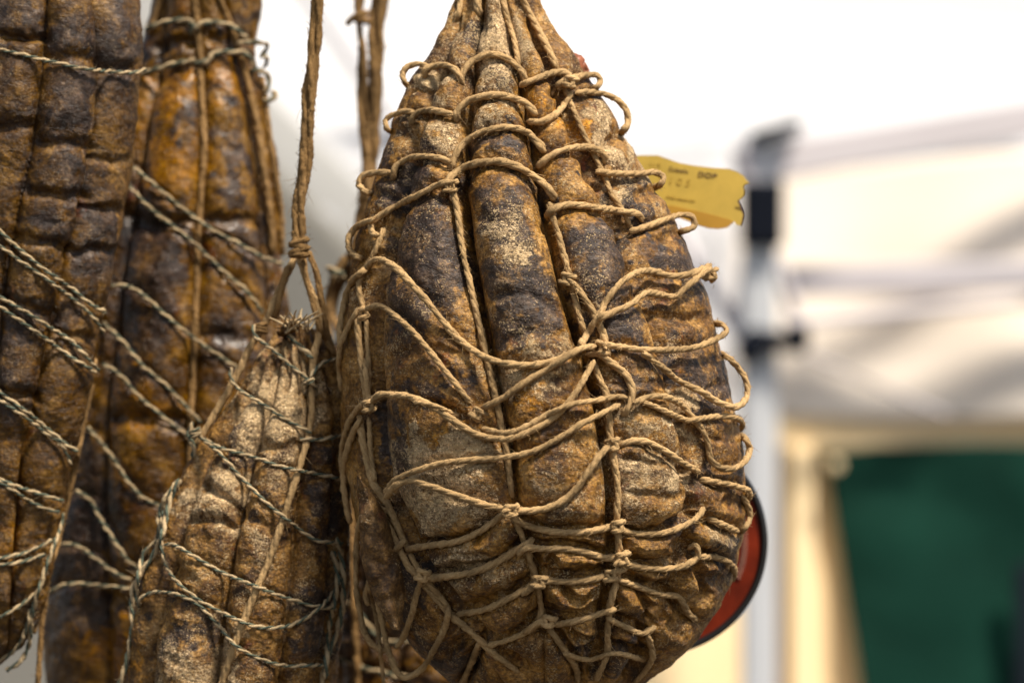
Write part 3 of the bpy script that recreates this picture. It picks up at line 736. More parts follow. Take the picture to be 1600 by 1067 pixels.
stM = [(0, 780, 60, 50, 70, 0, .65), (0, 690, 70, 40, 60, 0, .25), (0, 676, 150, 36, 34, 0, .75), (0, 660, 215, 40, 34, 0, .65), (0, 775, 130, 44, 26, 0, .55), (0, 770, 178, 44, 16, 0, .4),
       (0, 960, 230, 30, 70, -32, .85), (0, 795, 365, 40, 40, 0, .5), (0, 690, 712, 85, 34, -14, 1.0), (0, 670, 785, 90, 40, 0, .55), (0, 740, 900, 70, 30, 0, .4), (0, 880, 780, 40, 40, 0, .35), (0, 1000, 740, 50, 30, 0, .5), (0, 820, 590, 70, 24, 0, .4), (0, 1062, 620, 16, 70, -14, 1.0), (0, 860, 560, 60, 22, 0, .5),
       (0, 1000, 670, 60, 24, 10, .45), (0, 1070, 760, 26, 40, 0, .7), (0, 700, 900, 60, 40, 0, .35), (0, 1010, 770, 40, 30, 0, .35), (0, 1120, 840, 30, 50, 0, .35), (0, 880, 1000, 90, 50, 0, .1), (0, 1080, 940, 40, 40, 0, .25),
       (1, 735, 35, 20, 30, 0, .35), (1, 780, 108, 40, 12, 0, .35), (1, 780, 225, 55, 26, 0, .50), (1, 640, 300, 50, 60, -20, .45), (1, 625, 230, 16, 50, 20, .45), (1, 650, 400, 80, 70, 0, .42), (1, 800, 330, 75, 60, 0, .30), (1, 810, 430, 75, 80, 0, .42),
       (1, 830, 510, 60, 24, 0, .3), (1, 600, 700, 28, 80, 0, .5), (1, 640, 480, 70, 40, 0, .3), (1, 690, 590, 90, 26, 0, .22), (1, 945, 400, 60, 70, -20, .4), (1, 975, 500, 50, 60, -10, .36), (1, 1080, 420, 30, 70, -10, .38), (1, 1010, 320, 24, 60, -30, .35),
       (1, 1110, 610, 40, 70, 0, .35), (1, 1120, 720, 36, 40, 0, .3), (1, 990, 590, 30, 30, 0, .25), (1, 1150, 880, 30, 26, 0, .3), (1, 610, 960, 50, 70, -20, .45), (1, 740, 1030, 80, 30, 0, .3), (1, 870, 300, 12, 60, -10, .3), (1, 920, 1030, 90, 30, 0, .2),
       (2, 690, 670, 70, 30, 0, .45), (2, 700, 840, 90, 70, 0, .42), (2, 850, 620, 90, 60, 0, .45), (2, 870, 740, 60, 60, 0, .3), (2, 880, 180, 25, 50, -20, .6), (2, 690, 500, 60, 40, 0, .35), (2, 1000, 840, 60, 60, 0, .25), (2, 800, 280, 50, 14, 0, .3),
       (2, 580, 850, 40, 100, 0, .4), (2, 1060, 380, 26, 60, -20, .25)]
ham = Ham('cured_ham', 'largest cured ham, in front on the right, bound in a loose tan twine net', 1.45, 0.92, rowsM, grM, M_SKIN1, crM, creM, stM,
          nth=760, nv=860, amp=0.36, famp=([-90, 250, 500, 700, 900, 1110], [1.2, 1.15, .9, .6, .42, .4]), samp=0.0055, lumps=0.42, pamp=([0, 740, 880, 1100], [1, 1, 1.9, 2.1]))
for (x, y, a) in [(703, 291, 80), (746, 646, 40), (956, 694, 85), (576, 634, 85), (568, 489, 85), (799, 797, 80), (965, 822, 80), (972, 872, 80), (945, 545, 70), (886, 436, 60), (596, 800, 60), (842, 908, 70), (857, 970, 60), (954, 898, 80), (660, 898, 60), (890, 128, 60), (1110, 428, 80)]:
    ham.knot(x, y, a, r=5.6, tails=int(rng.integers(0, 2)))

# skin flap hanging at the lower left of the big ham, and small folds
def leaf(parent, name, outline_l, outline_r, Y, bulge, mat, th=0.0016, n=40, m=10):
    """curved flap between two edge polylines (x, y) of equal length"""
    a = catmull(outline_l, 6)[:, :2]; b = catmull(outline_r, 6)[:, :2]
    ta = np.linspace(0, 1, n)
    A = np.stack([np.interp(ta, np.linspace(0, 1, len(a)), a[:, k]) for k in (0, 1)], -1)
    B = np.stack([np.interp(ta, np.linspace(0, 1, len(b)), b[:, k]) for k in (0, 1)], -1)
    v = []
    for i in range(n):
        for j in range(m):
            t = j / (m - 1); p = A[i] * (1 - t) + B[i] * t
            v.append(P(p[0], p[1], Y - bulge * math.sin(math.pi * t) + 0.006 * (t - .5)))
    v = np.array(v); v = v + np.array([0, 1, 0]) * (fbm(v, 120, 3, .6, 4) * 0.004)[:, None]
    f = [(i * m + j, (i + 1) * m + j, (i + 1) * m + j + 1, i * m + j + 1) for i in range(n - 1) for j in range(m - 1)]
    o = mesh_obj(name, v, f, mat, parent)
    md = o.modifiers.new('thickness', 'SOLIDIFY'); md.thickness = th
    sb = o.modifiers.new('smooth', 'SUBSURF'); sb.levels = 1; sb.render_levels = 2
    return o
M_FLAP = skin_mat('skin_flap', 5.2, amber=1.1, mould=0.2, crust=0.0, dark=0.62)
leaf(ham.root, 'skin_flap', [(556, 740), (560, 800), (562, 870), (580, 930), (612, 985)], [(575, 760), (602, 800), (622, 860), (634, 920), (628, 985)], 1.398, 0.008, M_FLAP)
M_SEAL = plain_mat('red_brown_seal', (0.26, 0.075, 0.025), 0.45, 0.4, 300, bump=0.001)
leaf(ham.root, 'red_wrapper_edge', [(868, 80), (888, 82), (910, 98), (922, 138)], [(876, 100), (880, 108), (892, 128), (905, 142)], 1.452, 0.006, M_SEAL, 0.003)

# ------------------------------------------------------------------ hams on the left
rowsA = [(-120, -40, 150), (-60, -90, 195), (0, -120, 222), (60, -128, 228), (110, -130, 223), (200, -130, 214), (260, -130, 208), (310, -128, 199), (380, -126, 190), (440, -124, 176), (500, -122, 162),
         (600, -118, 148), (680, -112, 128), (750, -108, 112), (850, -100, 97), (920, -92, 82), (970, -80, 60), (1010, -60, 34), (1045, -30, 5)]
grA = [[(-40, -100), (-60, 200), (-60, 900), (-40, 1040)],
       [(60, -100), (74, -20), (72, 20), (66, 90), (56, 170), (44, 240), (26, 310), (8, 390), (-6, 480), (-14, 700), (-10, 1040)],
       [(120, -100), (150, -20), (158, 40), (168, 120), (160, 200), (149, 280), (136, 340), (116, 396), (106, 450), (88, 510), (70, 575), (54, 640), (32, 720), (22, 850), (10, 1040)]]
crA = []
def ca(pts, **k):
    k.setdefault('r', 3.7); k.setdefault('kind', 'green'); k.setdefault('press', .5); k.setdefault('win', 16); crA.append(C(pts, **k))
ca([(-60, 60), (0, 78), (30, 85), (80, 97), (120, 106), (170, 112), (213, 113), (228, 108)], tuck=False, press=.35)
for pts in ([(-40, 330), (0, 362), (30, 389), (67, 419), (109, 449), (142, 475), (167, 488)], [(-40, 358), (0, 385), (37, 411), (79, 441), (120, 471), (150, 501), (163, 520)],
            [(-40, 440), (0, 464), (37, 486), (75, 509), (109, 531), (131, 553), (156, 580)], [(-40, 458), (0, 480), (37, 505), (79, 535), (116, 561), (152, 583)],
            [(-40, 590), (0, 613), (37, 640), (75, 670), (105, 696), (122, 705)], [(-40, 600), (0, 625), (34, 647), (67, 673), (94, 692), (112, 726)],
            [(-40, 740), (0, 749), (29, 760), (65, 772), (99, 783)], [(-40, 744), (0, 754), (29, 771), (58, 789), (95, 800)],
            [(-40, 880), (0, 872), (33, 865), (62, 854), (82, 843)], [(-40, 890), (0, 883), (36, 877), (70, 866)],
            [(-40, 980), (0, 963), (25, 950), (52, 930), (66, 918)], [(-20, 1035), (0, 1031), (29, 1006), (45, 970), (47, 950)]):
    ca(pts, tuck=False, r=3.7)
crA.append(C([(150, 560, -24), (138, 610, -24), (130, 660, -24), (120, 700, -24), (108, 760, -24), (94, 825, -24), (80, 868, -24), (71, 934, -24), (64, 988, -24), (60, 1080, -24)], r=5.5, kind='jute2', press=0, tuck=False))
crA.append(C([(146, 600, -20), (135, 640, -20), (126, 690, -20), (116, 740, -20), (102, 800, -20), (90, 850, -20), (74, 900, -20), (62, 950, -20), (52, 990, -20)], r=4.5, kind='jute2', press=0, tuck=False))
crA.append(C([(100, 800), (84, 850), (66, 905), (50, 960), (46, 1000), (34, 1030), (10, 1048)], r=4.5, kind='green', press=0, tuck=False))
creA = [([(0, 55), (40, 58), (70, 56)], .0035, 8), ([(75, 92), (120, 90), (160, 98)], .002, 14), ([(60, 220), (110, 225), (160, 235)], .002, 10), ([(45, 300), (90, 305), (150, 310)], .0025, 10),
        ([(20, 372), (60, 378), (118, 392)], .003, 9), ([(165, 108), (215, 105)], .002, 12), ([(150, 250), (200, 252)], .002, 9), ([(130, 328), (190, 330)], .0025, 9), ([(110, 400), (180, 392)], .0025, 9),
        ([(-10, 470), (40, 480), (98, 500)], .002, 10), ([(-10, 610), (30, 615), (60, 625)], .0025, 9), ([(0, 200), (50, 195)], .002, 9), ([(80, 520), (150, 530)], .002, 9)]
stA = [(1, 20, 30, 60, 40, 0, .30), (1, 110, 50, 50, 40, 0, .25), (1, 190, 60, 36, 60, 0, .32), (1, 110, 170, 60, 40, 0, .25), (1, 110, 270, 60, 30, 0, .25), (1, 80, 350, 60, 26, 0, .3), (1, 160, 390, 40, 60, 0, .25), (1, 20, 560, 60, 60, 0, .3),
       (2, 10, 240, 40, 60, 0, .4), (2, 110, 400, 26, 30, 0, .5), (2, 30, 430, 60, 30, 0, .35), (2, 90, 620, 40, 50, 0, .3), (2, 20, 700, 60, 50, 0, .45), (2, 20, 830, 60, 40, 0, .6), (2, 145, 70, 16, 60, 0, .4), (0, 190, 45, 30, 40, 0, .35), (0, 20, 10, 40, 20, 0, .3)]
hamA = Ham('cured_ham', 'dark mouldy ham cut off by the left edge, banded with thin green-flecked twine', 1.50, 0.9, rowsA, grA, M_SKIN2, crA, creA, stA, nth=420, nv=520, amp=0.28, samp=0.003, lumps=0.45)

rowsB = [(-100, 240, 390), (-60, 222, 405), (-20, 238, 412), (20, 236, 414), (60, 222, 404), (100, 205, 404), (150, 180, 420), (200, 160, 430), (250, 145, 437), (320, 125, 441), (400, 105, 444), (500, 88, 452), (600, 75, 462), (700, 66, 468),
         (800, 64, 468), (900, 62, 460), (1000, 62, 445), (1070, 70, 430), (1150, 90, 400), (1230, 140, 340)]
grB = [[(260, -100), (250, 60), (225, 200), (190, 400), (160, 600), (150, 800), (170, 1180)],
       [(300, -100), (303, 20), (313, 100), (319, 200), (314, 300), (308, 380), (303, 560), (297, 700), (292, 830), (285, 1180)],
       [(345, -100), (352, 20), (366, 80), (388, 150), (402, 220), (414, 290), (424, 360), (432, 450), (430, 700), (410, 1180)]]
crB = []
def cb(pts, **k):
    k.setdefault('r', 3.7); k.setdefault('kind', 'green'); k.setdefault('press', .6); k.setdefault('win', 30); k.setdefault('sg', 14); crB.append(C(pts, **k))
cb([(303, -20), (307, 20), (312, 80), (316, 160), (319, 230), (314, 300), (309, 370), (307, 453), (301, 584), (296, 713), (291, 827), (288, 900)], r=7, kind='jute2', win=20)
cb([(340, -20), (347, 7), (365, 53), (378, 96), (390, 142), (401, 196), (412, 267), (422, 338), (427, 400)], r=7.2, kind='jute2', win=10)
cb([(408, 120), (416, 170), (427, 249), (438, 320), (441, 400)], r=6, kind='jute2', win=10)
cb([(254, -20), (250, 2), (240, 35), (234, 56)], r=6.5, kind='jute2')
cb([(228, 45), (262, 34), (294, 33), (308, 42)], r=5)
cb([(296, 55), (312, 39), (340, 36), (365, 43), (386, 60)], r=5)
cb([(215, 122), (228, 115), (262, 103), (301, 96), (310, 96)], r=5)
cb([(305, 100), (322, 96), (333, 86), (365, 82), (386, 86), (397, 103)], r=5)
cb([(370, 68), (397, 66), (418, 71), (413, 84), (406, 92)], r=5, tuck=False)
cb([(404, 90), (414, 88), (417, 100), (410, 107)], r=4.6, tuck=False)
cb([(388, 112), (400, 110), (415, 114), (421, 130), (416, 144)], r=5, tuck=False)
cb([(412, 156), (422, 157), (430, 148), (424, 142)], r=5, tuck=False)
cb([(196, 250), (207, 260), (237, 285), (269, 313), (301, 338), (333, 360), (376, 382), (405, 399), (443, 414)])
cb([(196, 284), (203, 292), (233, 324), (269, 353), (309, 385), (349, 424), (383, 454), (398, 471), (412, 491)])
cb([(172, 446), (201, 448), (231, 468), (261, 495), (299, 525), (342, 556), (375, 578)])
cb([(160, 505), (190, 533), (224, 572), (255, 599), (285, 630), (314, 662)])
cb([(160, 567), (187, 586), (218, 620), (258, 653), (304, 689)])
cb([(138, 666), (160, 694), (174, 713), (203, 756), (225, 778), (252, 791)])
cb([(118, 767), (138, 778), (159, 814), (185, 854), (203, 879), (219, 889)])
cb([(96, 849), (120, 852), (149, 872), (178, 894), (206, 907)])
cb([(74, 927), (98, 915), (127, 912), (163, 915), (206, 919)])
stB = [(1, 200, 450, 90, 160, 0, .30), (1, 380, 560, 90, 120, 0, .22), (1, 130, 800, 60, 140, 0, .30), (1, 260, 720, 80, 60, 0, .2), (2, 260, 230, 70, 40, 20, .55), (2, 360, 100, 50, 30, 0, .6), (2, 340, 120, 30, 60, 0, .5), (2, 250, 150, 50, 30, 0, .5), (2, 200, 620, 60, 60, 0, .5), (2, 160, 1010, 50, 60, 0, .7), (2, 230, 800, 60, 40, 0, .4), (2, 270, 260, 60, 60, 0, .4),  # leading dark patches paint the shade that deepens down this ham
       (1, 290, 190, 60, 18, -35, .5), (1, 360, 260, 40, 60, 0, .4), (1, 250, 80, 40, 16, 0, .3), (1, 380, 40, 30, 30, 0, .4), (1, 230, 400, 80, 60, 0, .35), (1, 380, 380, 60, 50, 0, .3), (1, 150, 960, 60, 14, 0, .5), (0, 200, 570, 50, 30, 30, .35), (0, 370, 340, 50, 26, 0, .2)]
creB = [([(240, 70), (300, 62)], .003, 10), ([(330, 60), (395, 66)], .003, 10), ([(230, 120), (300, 105)], .002, 12), ([(180, 330), (240, 350), (300, 345)], .003, 14), ([(330, 340), (420, 350)], .002, 10), ([(160, 930), (200, 950)], .003, 12), ([(320, 520), (400, 530)], .002, 12), ([(180, 650), (290, 660)], .003, 14)]
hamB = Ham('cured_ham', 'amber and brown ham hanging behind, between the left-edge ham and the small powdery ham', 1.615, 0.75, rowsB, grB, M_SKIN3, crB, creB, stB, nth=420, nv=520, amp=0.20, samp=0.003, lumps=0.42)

rowsC = [(505, 440, 492), (530, 420, 512), (560, 398, 528), (600, 373, 543), (640, 349, 551), (690, 312, 553), (740, 287, 552), (780, 265, 550), (850, 238, 548), (900, 222, 546), (950, 210, 542), (1000, 202, 536), (1067, 192, 526), (1130, 200, 505), (1190, 240, 460)]
grC = [[(447, 505), (430, 540), (405, 590), (385, 620), (350, 670), (318, 700), (298, 740), (280, 800), (262, 860), (246, 900), (225, 1000), (220, 1190)],
       [(458, 505), (444, 540), (434, 570), (424, 622), (402, 669), (385, 717), (377, 774), (366, 826), (353, 893), (340, 964), (331, 1063), (330, 1190)],
       [(470, 505), (476, 540), (490, 600), (492, 650), (484, 720), (474, 790), (468, 880), (460, 950), (450, 1060), (430, 1190)],
       [(484, 505), (498, 540), (520, 600), (530, 650), (533, 720), (530, 850), (522, 950), (505, 1060), (470, 1190)]]
crC = []
def cc(pts, **k):
    k.setdefault('r', 3.7); k.setdefault('kind', 'green'); k.setdefault('press', .8); k.setdefault('win', 16); k.setdefault('sg', 9); crC.append(C(pts, **k))
cc([(467, 398), (474, 425), (483, 448), (493, 472), (499, 510), (492, 548), (487, 590), (486, 655), (466, 736), (442, 812), (419, 878), (395, 935), (366, 1011), (345, 1070), (335, 1110)], r=7, kind='jute', win=30, press=.5)
cc([(460, 402), (444, 438), (428, 475), (412, 509), (394, 537), (377, 573), (354, 616), (326, 662), (305, 700)], r=7.5, kind='jute', win=8, press=.2)
cc([(452, 415), (440, 450), (434, 480), (428, 500)], r=6, kind='jute2', press=0)
cc([(482, 392), (496, 433), (503, 475), (510, 514), (520, 548), (528, 585)], r=6.5, kind='jute2', win=8, press=0)
cc([(474, 400), (480, 440), (490, 480), (503, 520), (524, 556)], r=5.5, kind='jute2', press=0)
cc([(394, 506), (396, 522), (422, 543), (450, 568), (478, 590), (496, 608)], win=20)
cc([(362, 574), (360, 588), (371, 606), (404, 627), (447, 655), (487, 677)])
cc([(479, 604), (488, 584), (502, 568), (524, 560)])
cc([(448, 520), (462, 535), (476, 549), (490, 560)], r=5)
cc([(470, 686), (504, 686), (535, 680)])
cc([(312, 684), (342, 698), (390, 712), (447, 731), (485, 738), (536, 749)])
cc([(308, 678), (342, 707), (376, 745), (414, 783), (452, 814), (494, 843), (536, 848)])
cc([(256, 852), (264, 850), (295, 864), (342, 892), (400, 916), (452, 935), (500, 948), (525, 950)])
cc([(279, 748), (266, 768), (256, 797), (252, 845), (262, 888), (295, 926), (342, 954), (400, 978), (447, 978), (494, 954), (522, 922), (536, 895)])
cc([(217, 950), (218, 938), (230, 928), (266, 926), (304, 940), (338, 973), (366, 1006), (404, 1028), (447, 1040), (508, 1038)])
cc([(528, 840), (534, 873), (537, 921), (529, 978), (511, 1030), (500, 1075)], r=5.5, tuck=False, press=.3)
cc([(520, 860), (527, 900), (520, 950), (512, 1000), (508, 1060)], r=5, tuck=False, press=.3)
cc([(281, 748), (266, 780), (254, 830), (240, 866), (224, 890), (208, 920), (206, 980), (196, 1040), (185, 1075)], r=5.2, tuck=False, press=.3)
cc([(270, 760), (250, 800), (246, 840), (226, 862), (216, 900), (212, 940)], r=4.8, tuck=False, press=.3)
cc([(302, 660), (296, 680), (303, 700), (300, 716)], r=5, tuck=False)
creC = [([(320, 760), (350, 780), (370, 800)], .003, 9), ([(390, 690), (440, 700), (480, 690)], .002, 10), ([(300, 810), (340, 812), (355, 822)], .003, 8), ([(380, 800), (430, 830), (470, 835)], .0015, 10), ([(250, 880), (290, 900)], .002, 10),
        ([(440, 505), (434, 560), (418, 600)], .003, 4), ([(452, 505), (452, 560), (446, 610)], .003, 4), ([(465, 505), (468, 560), (468, 612)], .003, 4), ([(436, 520), (414, 560), (398, 590)], .003, 4), ([(476, 520), (484, 560), (498, 600)], .003, 4), ([(430, 960), (440, 1060)], .0015, 8)]
stC = [(0, 350, 900, 130, 160, -15, .12), (0, 440, 680, 70, 90, 0, .3), (0, 450, 630, 60, 60, 0, .75), (0, 400, 650, 40, 60, -35, .7), (0, 330, 750, 40, 44, 0, .75), (0, 420, 740, 50, 60, 0, .3), (0, 320, 815, 40, 20, 0, .6), (0, 400, 850, 40, 60, 0, .35), (0, 290, 1050, 60, 50, 0, .5), (0, 350, 1020, 26, 50, 0, .6), (0, 455, 590, 30, 60, 0, .5),
       (1, 375, 680, 30, 40, -40, .3), (1, 290, 960, 50, 40, 0, .35), (1, 270, 1010, 50, 40, 0, .3), (1, 510, 800, 30, 120, 0, .35), (1, 490, 960, 40, 80, 0, .4), (1, 420, 790, 40, 20, 0, .25), (2, 280, 850, 40, 60, 0, .3), (2, 330, 870, 30, 40, 0, .3), (2, 500, 860, 30, 60, 0, .4), (2, 430, 900, 40, 60, 0, .4), (2, 200, 1040, 16, 40, 0, .6)]
hamC = Ham('cured_ham', 'smallest ham, pale and powdery with a pleated top, left of the largest ham', 1.475, 0.85, rowsC, grC, M_SKIN4, crC, creC, stC, nth=460, nv=560, amp=0.36, samp=0.0024, lumps=0.6)

def free_cord(parent, pts, r, kind='jute2', fuzz=1.2, name='hanging_cord'):
    """pts: (px, py, distance)"""
    c = catmull(pts, 4); x = c[:, 0] + smooth1(rng.normal(size=len(c)), 4) * 1.5
    g = Geo(); rm = r * K * pts[0][2]
    cord_geo(g, P(x, c[:, 1], c[:, 2]), rm, kind, fuzz)
    return g.obj(name, {'jute': [M_JUTE], 'jute2': [M_JUTE2], 'green': [M_CREAM, M_GREEN]}[kind], parent)

def bundle(parent, pts, r, n=3, kind='jute2', off=0.55, seed=0):
    c = catmull(pts, 5); g = Geo(); rm = r * K * pts[0][2]
    base = P(c[:, 0], c[:, 1], c[:, 2])
    t = np.linspace(0, 1, len(c)) * len(c) * 0.07 + seed
    for k in range(n):
        a = t + 2 * math.pi * k / n
        p = base + np.stack([np.cos(a), np.sin(a), 0 * a], -1) * rm * off + np.stack([smooth1(rng.normal(size=len(c)), 3) * rm * 0.25, 0 * t, 0 * t], -1)
        cord_geo(g, p, rm * 0.62, kind, 1.4)
    g.obj('hanging_cord', [M_JUTE2], parent)

YC = hamC.Yc - 0.012
bundle(hamC.root, [(500, -60, YC), (497, 0, YC), (492, 60, YC), (485, 130, YC), (480, 200, YC), (474, 270, YC), (468, 330, YC), (466, 392, YC)], 10.5, 3)
hamC.occ[:] = 99
def tie(parent, x, y, Y, r, n=4, kind='jute2', seed=1):
    g = Geo(); rm = r * K * Y; R_ = np.random.default_rng(seed)
    c = P(x, y, Y)
    for k in range(n):
        t = np.linspace(0, 2 * math.pi, 22)
        tilt = R_.uniform(-0.6, 0.6); z0 = (k - (n - 1) / 2) * rm * 0.9
        p = c + np.stack([np.cos(t) * rm * 1.7, -np.sin(t) * rm * 1.5, z0 + tilt * rm * np.cos(t)], -1)
        cord_geo(g, p, rm * 0.75, kind, 2)
    g.obj('knot', {'jute': [M_JUTE], 'jute2': [M_JUTE2], 'green': [M_CREAM, M_GREEN]}[kind], parent)
tie(hamC.root, 468, 388, YC, 7.5, 4)
tie(hamC.root, 408, 512, YC + .01, 5, 3, 'jute2', 3)
tie(hamC.root, 305, 676, hamC.Yc - .01, 4.5, 3, 'green', 4)
tie(hamC.root, 483, 596, hamC.Yc - .035, 4, 2, 'green', 5)
# tied membrane top with straw ends
leaf(hamC.root, 'membrane_tip', [(432, 516), (440, 508), (450, 503), (462, 502)], [(434, 520), (446, 522), (456, 518), (464, 508)], YC, 0.004, M_SKIN4, 0.002)
gst = Geo()
for k in range(26):
    a = rng.uniform(-0.9, 0.9); L = rng.uniform(18, 42); x0, y0 = rng.uniform(445, 485), rng.uniform(500, 522)
    t = np.linspace(0, 1, 8)
    xx = x0 + math.sin(a) * L * t + 6 * rng.normal() * t * t; y_ = y0 - math.cos(a) * L * 0.6 * t
    v, f, *_ = tube(P(xx, y_, YC - .006 + .01 * rng.normal() * t), rng.uniform(1.2, 2.8) * K * YC * (1 - 0.6 * t), 5); gst.add(v, f)
gst.obj('straw_ends', [M_CREAM], hamC.root)

# ham hidden behind, seen low between the small and the large ham
rowsE = [(470, 540, 590), (520, 520, 625), (600, 500, 665), (700, 488, 690), (800, 484, 735), (900, 490, 770), (1000, 500, 790), (1080, 515, 790), (1160, 540, 770), (1220, 580, 720)]
grE = [[(545, 470), (520, 800), (540, 1150)], [(560, 470), (565, 800), (580, 1150)], [(575, 470), (640, 800), (610, 1150)]]
crE = [C([(510, 930), (545, 940), (600, 1000), (650, 1000)], r=4.6, kind='green'), C([(500, 1010), (560, 1040), (640, 1060)], r=4.6, kind='green'), C([(560, 480), (548, 700), (552, 900), (560, 1080)], r=6, kind='jute2')]
hamE = Ham('cured_ham', 'dark ham mostly hidden behind the largest ham, glimpsed low between it and the small ham', 1.68, 0.7, rowsE, grE, M_SKIN3, crE, (), [(1, 600, 900, 120, 200, 0, .25)], nth=200, nv=240, amp=0.2, samp=0.003)
YE = 1.665
bundle(hamE.root, [(562, -60, YE), (562, 0, YE), (560, 37, YE), (566, 84, YE), (566, 141, YE), (569, 197, YE), (573, 260, YE), (566, 330, YE), (553, 395, YE), (533, 440, YE + .01), (520, 480, YE + .01), (530, 520, YE)], 9, 2)
bundle(hamE.root, [(596, -60, YE), (595, 0, YE), (589, 42, YE), (587, 98, YE), (586, 155, YE), (582, 211, YE), (577, 260, YE), (572, 330, YE), (560, 400, YE), (552, 480, YE)], 12, 3, seed=2)
tie(hamE.root, 562, 28, YE - .004, 7, 2, 'jute2', 8)
free_cord(hamE.root, [(572, 20, YE - .012), (556, 24, YE - .014), (545, 34, YE - .012), (541, 40, YE - .01)], 5)
tie(hamE.root, 524, 428, YE - .004, 4.5, 3, 'green', 9)
free_cord(hamE.root, [(509, 419, YE - .01), (524, 424, YE - .014), (538, 432, YE - .01)], 5, 'green')
free_cord(hamE.root, [(540, 400, YE), (520, 440, YE), (512, 480, YE), (516, 560, YE)], 6.5)

# ------------------------------------------------------------------ yellow tag and red disc
def slab(name, outline, Y, th, mat, parent, bend=None):
    """flat outlined sheet of real thickness; bend(x,y)->extra distance"""
    from mathutils.geometry import tessellate_polygon
    pts = outline; n = len(pts)
    tri = tessellate_polygon([[Vector((x, y, 0)) for x, y in pts]])
    v = [P(x, y, Y + (bend(x, y) if bend else 0)) for x, y in pts] + [P(x, y, Y + (bend(x, y) if bend else 0)) + np.array([0, th, 0]) for x, y in pts]
    f = [tuple(t) for t in tri] + [tuple(q + n for q in reversed(t)) for t in tri] + [(i, (i + 1) % n, (i + 1) % n + n, i + n) for i in range(n)]
    return mesh_obj(name, v, f, mat, parent, smooth=False)
YT = 1.53
M_TAG = plain_mat('yellow_tag_plastic', (0.62, 0.43, 0.075), 0.45, 0.10, 60, translucent=0.25)
M_TAG2 = plain_mat('yellow_tag_fold', (0.50, 0.27, 0.03), 0.45, 0.10, 60, translucent=0.2)
M_INK = plain_mat('brown_ink', (0.13, 0.075, 0.02), 0.7, 0.1, 60)
M_INK2 = plain_mat('faint_ink', (0.42, 0.27, 0.03), 0.7, 0.1, 60)
M_EDGE = plain_mat('purple_edge', (0.07, 0.03, 0.05), 0.6, 0.1, 60)
tg_ = empty('tag', tuple(P(1080, 300, YT))); tag(tg_, 'torn yellow plastic tag with small printing, sticking out behind the right of the largest ham', 'tag')
tagpts = [(960, 246), (1001, 243), (1028, 243), (1045, 249), (1062, 255), (1085, 259), (1110, 262), (1138, 264), (1150, 268), (1162, 275), (1166, 281), (1171, 286), (1164, 288), (1161, 292), (1163, 299), (1162, 306), (1158, 310), (1153, 314),
          (1158, 325), (1161, 336), (1159, 346), (1157, 353), (1150, 351), (1147, 346), (1142, 351), (1136, 356), (1122, 358), (1108, 357), (1094, 353), (1088, 351), (1060, 340), (1000, 325), (960, 318)]
bend = lambda x, y: -0.00010 * (x - 1060) - 0.00008 * (y - 300)
slab('tag_sheet', tagpts, YT, 0.0009, M_TAG, tg_, bend)
slab('tag_fold', [(1000, 318), (1052, 322), (1094, 331), (1140, 343), (1146, 347), (1141, 351), (1136, 355.5), (1122, 357.5), (1108, 356.5), (1094, 352.5), (1060, 339.5), (1000, 324.5)], YT - .0006, 0.0005, M_TAG2, tg_, bend)
edge = Geo(); e = catmull([(1153, 314), (1158, 325), (1161, 336), (1159, 346), (1157, 353)], 3)
v, f, *_ = tube(P(e[:, 0], e[:, 1], YT + bend(1158, 330)), 1.0 * K * YT, 5); edge.add(v, f); edge.obj('tag_edge', [M_EDGE], tg_)
def text(name, s_, x, y, h, ang, mat, parent, Y, bold=0.0, stretch=1.0):
    cu = bpy.data.curves.new(name, 'FONT'); cu.body = s_; cu.size = h * K * Y * 1.35; cu.extrude = 0.0001; cu.offset = bold * K * Y
    cu.align_x = 'CENTER'; cu.align_y = 'CENTER'
    o = bpy.data.objects.new(name, cu); SC.collection.objects.link(o)
    o.rotation_euler = (math.radians(90), 0, 0)
    bpy.context.view_layer.update()
    me = bpy.data.meshes.new_from_object(o.evaluated_get(bpy.context.evaluated_depsgraph_get()))
    bpy.data.objects.remove(o)
    me.materials.clear(); me.materials.append(mat)
    m = bpy.data.objects.new(name, me); SC.collection.objects.link(m); m.parent = parent
    a = math.radians(ang)
    Q = lambda x_, y_: Vector((P(x_, y_, YT + bend(x_, y_))).tolist())
    ex = (Q(x + math.cos(a), y + math.sin(a)) - Q(x, y)).normalized(); ez = (Q(x + math.sin(a), y - math.cos(a)) - Q(x, y)).normalized()
    en = ex.cross(ez)
    m.matrix_local = Matrix(((ex.x * stretch, ez.x, en.x, 0), (ex.y * stretch, ez.y, en.y, 0), (ex.z * stretch, ez.z, en.z, 0), (0, 0, 0, 1)))
    m.location = Q(x, y) + en * 0.0004 - parent.location
    return m
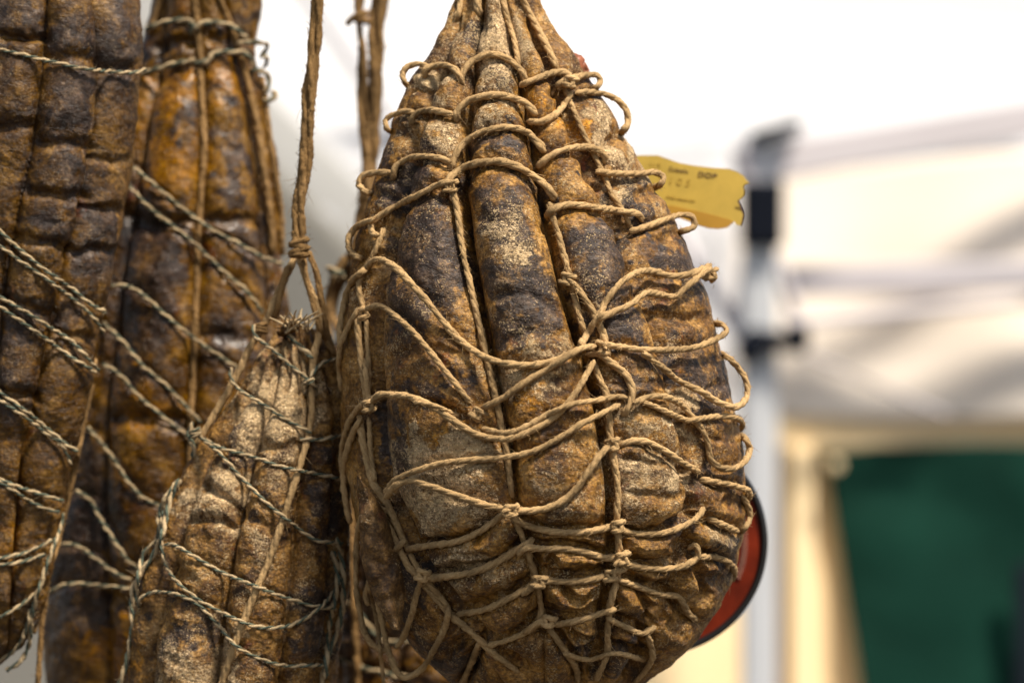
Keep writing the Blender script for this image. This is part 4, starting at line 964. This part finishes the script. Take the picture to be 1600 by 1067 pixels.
tY = lambda x, y=275: YT + bend(x, y) - 0.0004
text('printing', 'DOP', 1105.5, 274.5, 8.5, 10, M_INK, tg_, YT, 0.12, 1.3)
text('printing', 'Culatello', 1060.5, 266.5, 6.5, 12, M_INK, tg_, YT, 0.04, 1.0)
text('printing', 'I 1 K', 1024, 257, 6.5, 8, M_INK2, tg_, YT, 0.2)
text('printing', '1 0 5', 1062, 285, 12, 12, M_INK2, tg_, YT, 0, 1.1)
text('printing', 'I.N.E.Q. controllo DOP', 1064, 311, 4, 13.5, M_INK2, tg_, YT, 0.1, 0.9)

YD = 1.555
rd = empty('round_label', tuple(P(1022, 1022, YD))); tag(rd, 'round red label with a black rim, showing behind the lower right of the largest ham', 'label')
M_RED = plain_mat('red_label', (0.15, 0.016, 0.004), 0.45, 0.45, 45, bump=0.0004, spec=0.15)
M_RIM = plain_mat('black_rim', (0.010, 0.009, 0.009), 0.35, 0.1, 40)
M_PRINT = plain_mat('pale_printing', (0.27, 0.10, 0.06), 0.6, 0.3, 200)
cxd, cyd, Rd = 1022, 846, 172
aa = np.linspace(0, 2 * np.pi, 97)[:-1]
slab('label_face', [(cxd + Rd * math.cos(a), cyd + Rd * math.sin(a)) for a in aa], YD, 0.003, M_RED, rd)
g_ = Geo(); a2 = np.linspace(0, 2 * np.pi, 161)
v, f, *_ = tube(P(cxd + Rd * np.cos(a2), cyd + Rd * np.sin(a2), YD + 0 * a2), 5.8 * K * YD, 10); g_.add(v, f); g_.obj('rim', [M_RIM], rd)
g_ = Geo()
for rr in (126, 142):
    for k in range(30):
        a = math.radians(-16 + k * 1.35)
        q = np.array([[cxd + (rr - 4.5) * math.cos(a), cyd + (rr - 4.5) * math.sin(a)], [cxd + (rr + 4.5) * math.cos(a + .004), cyd + (rr + 4.5) * math.sin(a + .004)]])
        v, f, *_ = tube(P(q[:, 0], q[:, 1], np.full(2, YD - 0.0008)), 0.8 * K * YD, 4); g_.add(v, f)
g_.obj('printing', [M_PRINT], rd)
